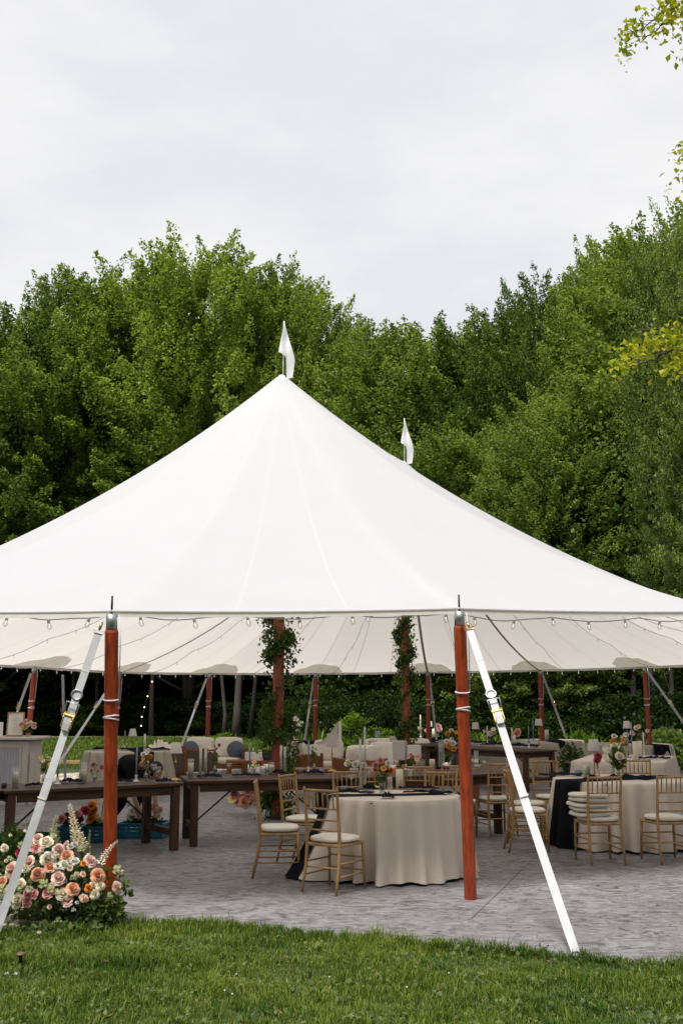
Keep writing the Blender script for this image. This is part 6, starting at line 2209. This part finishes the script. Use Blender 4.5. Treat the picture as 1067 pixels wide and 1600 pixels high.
nt2.links.new(wv_.outputs['Fac'], rp2.inputs['Fac']); nt2.links.new(rp2.outputs[0], nt2.nodes['Principled BSDF'].inputs['Base Color'])
th_.build('throw_blanket', thr, None, smooth=True, loc=(-.95, 22.6, 0), rot=math.radians(150), label='pale throw with red stripes over the armchair right of the vine wrapped pole', cat='blanket')
armchair(-.25, 23.4, math.radians(10), 'cream cushioned armchair under the ferns in the middle')
armchair(.35, 20.8, math.radians(200), 'wooden armchair seen from behind left of the square shade')
armchair(.9, 22.0, math.radians(0), 'armchair with tall white cushion behind the table lamp')
sofa(1.25, 24.2, 0, 1.7, 'wooden sofa with white cushions below the rear vine wrapped pole')
# pale square lanterns / shades
def cube_lamp(px0, px1, y0, y1, Y, label):
    k = Y / F
    w, h = (px1 - px0) * k, (y1 - y0) * k
    p = at((px0 + px1) / 2, y1, Y)
    t = thing('floor_lamp', label, 'lamp', (p.x, Y, 0))
    sh = MB(); sh.bbox((0, 0, p.z + h / 2), (w, w, h), .004)
    sh.build('shade', M['shade'], t)
    MB().tube([(0, 0, 0), (0, 0, p.z)], .018, 8).build('stem', M['acacia'], t)
    MB().lathe([(.0001, 0), (.13, 0), (.13, .02), (.0001, .025)], n=16).build('base', M['dark'], t)
cube_lamp(614, 635, 1159, 1187, 18.6, 'large square pale shade just left of the dusty blue taper')
cube_lamp(637, 657, 1165, 1184, 20.4, 'smaller pale box shade right of the dusty blue taper')
cube_lamp(576, 587, 1157, 1172, 23.6, 'small pale square shade behind the tall tapers in the middle')
cube_lamp(609, 620, 1151, 1168, 23.4, 'pale upright box shade at the foot of the rear vine wrapped pole')
taper(588, 1172, 1143, 'grey tall candle in the middle distance, left of two', r=.035, z=.60, holder=False)
taper(592, 1171, 1143, 'grey tall candle in the middle distance, right of two', r=.035, z=.60, holder=False)
# navy topped console and pale sling
cs_ = thing('side_console', 'low pale console with a navy top below the ferns in the middle', 'table', (at(487, 1180, 24.6).x, 24.6, 0))
MB().bbox((0, 0, .40), (.78, .4, .68), .01).build('body', M['paper'], cs_)
MB().bbox((0, 0, .775), (.84, .46, .06), .008).build('top', M['napkin'], cs_)
sl_ = thing('sling_sail', 'pale cloth sail slung from a post above the lounge seats', 'sail', (at(531, 1165, 22.8).x, 22.8, 0))
MB().bbox((0, 0, .63), (.07, .06, 1.26), .006).build('post', M['paper'], sl_)
def fs(u, v):
    top = Vector((-.05, 0, 1.25)); low = Vector((-.52, -.05, .82)); end = Vector((-.05, 0, .72))
    a = top.lerp(low, u) + Vector((0, 0, -.09 * math.sin(pi * u)))
    b = end.lerp(low, u) + Vector((0, 0, -.03 * math.sin(pi * u)))
    q = a.lerp(b, v)
    return (q.x, q.y + .04 * math.sin(v * pi), q.z)
MB().grid(fs, 16, 8).build('cloth', M['shade'], sl_, smooth=True)
bd = thing('white_flower_bush', 'tall airy white blooms beside the vine wrapped pole', 'flowers', (at(452, 1180, 18.6).x, 18.6, 0))
for i in range(26):
    head(bd, random.choice(['spray_white', 'daisy_white', 'spray_blush', 'spray_cream']), Vector((random.gauss(0, .13), random.uniform(-.1, .1), random.uniform(.66, 1.42))), random.uniform(.07, .12))
foliage(bd, (0, 0, .85), (.20, .16, .50), 700, .05, 'leaf_vine')
MB().tube([(0, 0, .0), (0, 0, .8)], .02, 6).build('stem', M['bark'], bd)
MB().lathe([(.0001, .0), (.13, 0), (.17, .32), (.15, .32), (.0001, .28)], n=18).build('pot', M['ceramic'], bd, smooth=True)
pp = at(917, 1190, 18.2)
pot = thing('potted_plant', 'dark red leaved potted plant behind the right round table lamp', 'plant', (pp.x, 19.5, 0))
MB().lathe([(.0001, 0), (.15, 0), (.20, .34), (.18, .34), (.0001, .30)], n=18).build('pot', M['dark'], pot, smooth=True)
foliage(pot, (0, 0, .62), (.26, .22, .34), 700, .06, 'leaf_vine')
for x_, y_, m_ in ((1040, 27.0, 0), (1063, 26.3, 1)):
    p = at(x_, 1150, 24.8)
    t = thing('leafy_plant', ('broad leaved plant in the bed at the right edge behind the tables, left one', 'broad leaved plant cut by the right edge behind the tables')[m_], 'plant', (p.x, 24.8 + m_, 0))
    foliage(t, (0, 0, .6), (.5, .4, .5), 900, .11, 'leaf_forest')

# ------------------------------------------------------------------ the person bending behind the farm table
def skin_obj(name, verts, edges, rad, m, parent=None, sub=2, root=0, loc=(0, 0, 0)):
    me = bpy.data.meshes.new(name)
    me.from_pydata([tuple(v) for v in verts], edges, [])
    me.materials.append(m)
    o = link(name, me, parent, loc)
    md = o.modifiers.new('skin', 'SKIN')
    md.use_smooth_shade = True
    for i, r in enumerate(rad):
        sv = me.skin_vertices[0].data[i]
        sv.radius = r if hasattr(r, '__len__') else (r, r)
        sv.use_root = (i == root)
    ss = o.modifiers.new('sub', 'SUBSURF'); ss.levels = sub; ss.render_levels = sub
    return o
PO = Vector((-2.83, 14.0, 0))
person = thing('person', 'person in black clothes bending behind the farm table over the blue crate', 'person', PO)
side = Vector((.72, .69, 0))
pel = Vector((0, 0, .84)); sp1 = Vector((.12, -.11, .92)); ch = Vector((.25, -.24, .94)); nk = Vector((.39, -.38, .90)); hd0 = Vector((.47, -.46, .86)); hd1 = Vector((.54, -.53, .80))
sL, sR = ch + Vector((.06, -.06, -.03)) + side * .17, ch + Vector((.06, -.06, -.03)) - side * .17
eL, eR = sL + Vector((.03, -.05, -.28)), sR + Vector((.03, -.04, -.28))
wL, wR = eL + Vector((.04, -.08, -.22)), eR + Vector((.09, -.05, -.22))
hL, hR = pel + side * .095 + Vector((0, 0, -.05)), pel - side * .095 + Vector((0, 0, -.05))
kL, kR = Vector((.30, .03, .43)), Vector((.06, -.20, .44))
aL, aR = Vector((.27, .14, .09)), Vector((-.22, -.05, .12))
tL, tR = aL + Vector((.13, -.09, -.05)), aR + Vector((.10, -.10, -.07))
V_ = [pel, sp1, ch, nk, hd0, sL, eL, wL, sR, eR, wR, hL, kL, aL, hR, kR, aR, tL, tR]
E_ = [(0, 1), (1, 2), (2, 3), (3, 4), (2, 5), (5, 6), (6, 7), (2, 8), (8, 9), (9, 10), (0, 11), (11, 12), (12, 13), (0, 14), (14, 15), (15, 16), (13, 17), (16, 18)]
R_ = [.12, .11, .12, .05, .055, .05, .038, .026, .05, .038, .026, .075, .052, .035, .075, .052, .035, .032, .032]
for wi, wp, ep in ((7, wL, eL), (10, wR, eR)):
    dv = (wp - ep).normalized()
    sd_ = dv.cross(Vector((0, 1, 0))).normalized()
    pm = wp + dv * .075
    V_.append(pm); pi_ = len(V_) - 1; E_.append((wi, pi_)); R_.append((.030, .018))
    for f_, (so, ln) in enumerate(((-.028, .070), (-.010, .080), (.010, .075), (.028, .058))):
        a_ = pm + sd_ * so * 1.0 + dv * .018
        b_ = a_ + dv * ln * .5 + sd_ * so * .3
        c_ = b_ + dv * ln * .4 + Vector((.015, -.01, 0))
        for q_, r_ in ((a_, .0095), (b_, .0085), (c_, .0065)):
            V_.append(q_); R_.append(r_)
        i_ = len(V_)
        E_ += [(pi_, i_ - 3), (i_ - 3, i_ - 2), (i_ - 2, i_ - 1)]
    th0 = wp + dv * .03 - sd_ * .03; th1 = th0 + dv * .04 - sd_ * .015
    V_ += [th0, th1]; R_ += [.011, .008]
    E_ += [(wi, len(V_) - 2), (len(V_) - 2, len(V_) - 1)]
skin_obj('body', V_, E_, R_, M['skin'], person)
hm = MB()
hc = (hd0 + hd1) / 2 + Vector((.02, -.02, 0))
dr = (hd1 - hd0).normalized()
hm.ball((0, 0, 0), (.078, .092, .112), 18, 12)
face = []
for i, q in enumerate(hm.v):
    x, y, z = q
    if y > 0 and z < 0: x *= .88
    hm.v[i] = (x, y, z)
hm.ball((0, .094, -.012), (.013, .018, .020), 8, 6)
for s in (-1, 1):
    hm.ball((s * .078, -.005, -.01), (.010, .018, .028), 8, 6)
head_o = hm.build('head', M['skin'], person, smooth=True, loc=hc)
head_o.rotation_euler = (Vector((.55, -.55, -.62))).to_track_quat('Y', 'Z').to_euler()
for s in (-1, 1):
    MB().ball((s * .030, .084, .012), (.011, .008, .007), 8, 5).build('eye', M['ceramic'], head_o, smooth=True)
    MB().ball((s * .030, .0905, .012), (.0045, .003, .0045), 6, 4).build('pupil', M['dark'], head_o, smooth=True)
MB().ball((0, .086, -.050), (.022, .007, .006), 8, 4).build('mouth', M['p_pink'], head_o, smooth=True)
hh = MB().ball((0, -.018, .018), (.087, .098, .112), 18, 12)
hh.v = [(x, min(y, .058 + .2 * max(0, z - .05)), z) for x, y, z in hh.v]
hh.ball((0, -.125, .03), (.04, .045, .04), 10, 7)
hh.build('hair', M['hair'], head_o, smooth=True)
skin_obj('shirt', [pel + Vector((0, 0, -.02)), sp1, ch, nk * .6 + ch * .4, sL, sL.lerp(eL, .75), sR, sR.lerp(eR, .75)], [(0, 1), (1, 2), (2, 3), (2, 4), (4, 5), (2, 6), (6, 7)], [.145, .140, .150, .075, .07, .058, .07, .058], M['black_wear'], person)
skin_obj('trousers', [pel + Vector((0, 0, -.02)), hL, hL.lerp(kL, .5), kL, aL + Vector((0, 0, .04)), hR, hR.lerp(kR, .5), kR, aR + Vector((.02, 0, .03))], [(0, 1), (1, 2), (2, 3), (3, 4), (0, 5), (5, 6), (6, 7), (7, 8)], [.145, .105, .092, .078, .058, .105, .092, .078, .058], M['black_wear'], person)
for a_, t_ in ((aL, tL), (aR, tR)):
    sh = MB()
    dv = (t_ - a_); dv.z = 0; dv.normalize()
    skin_obj('shoe', [Vector((a_.x, a_.y, .05)) - dv * .06, Vector((a_.x, a_.y, .055)), Vector((a_.x, a_.y, .045)) + dv * .10, Vector((a_.x, a_.y, .035)) + dv * .17], [(0, 1), (1, 2), (2, 3)], [.040, .046, .042, .032], M['dark'], person)
print('objects', len(bpy.data.objects))
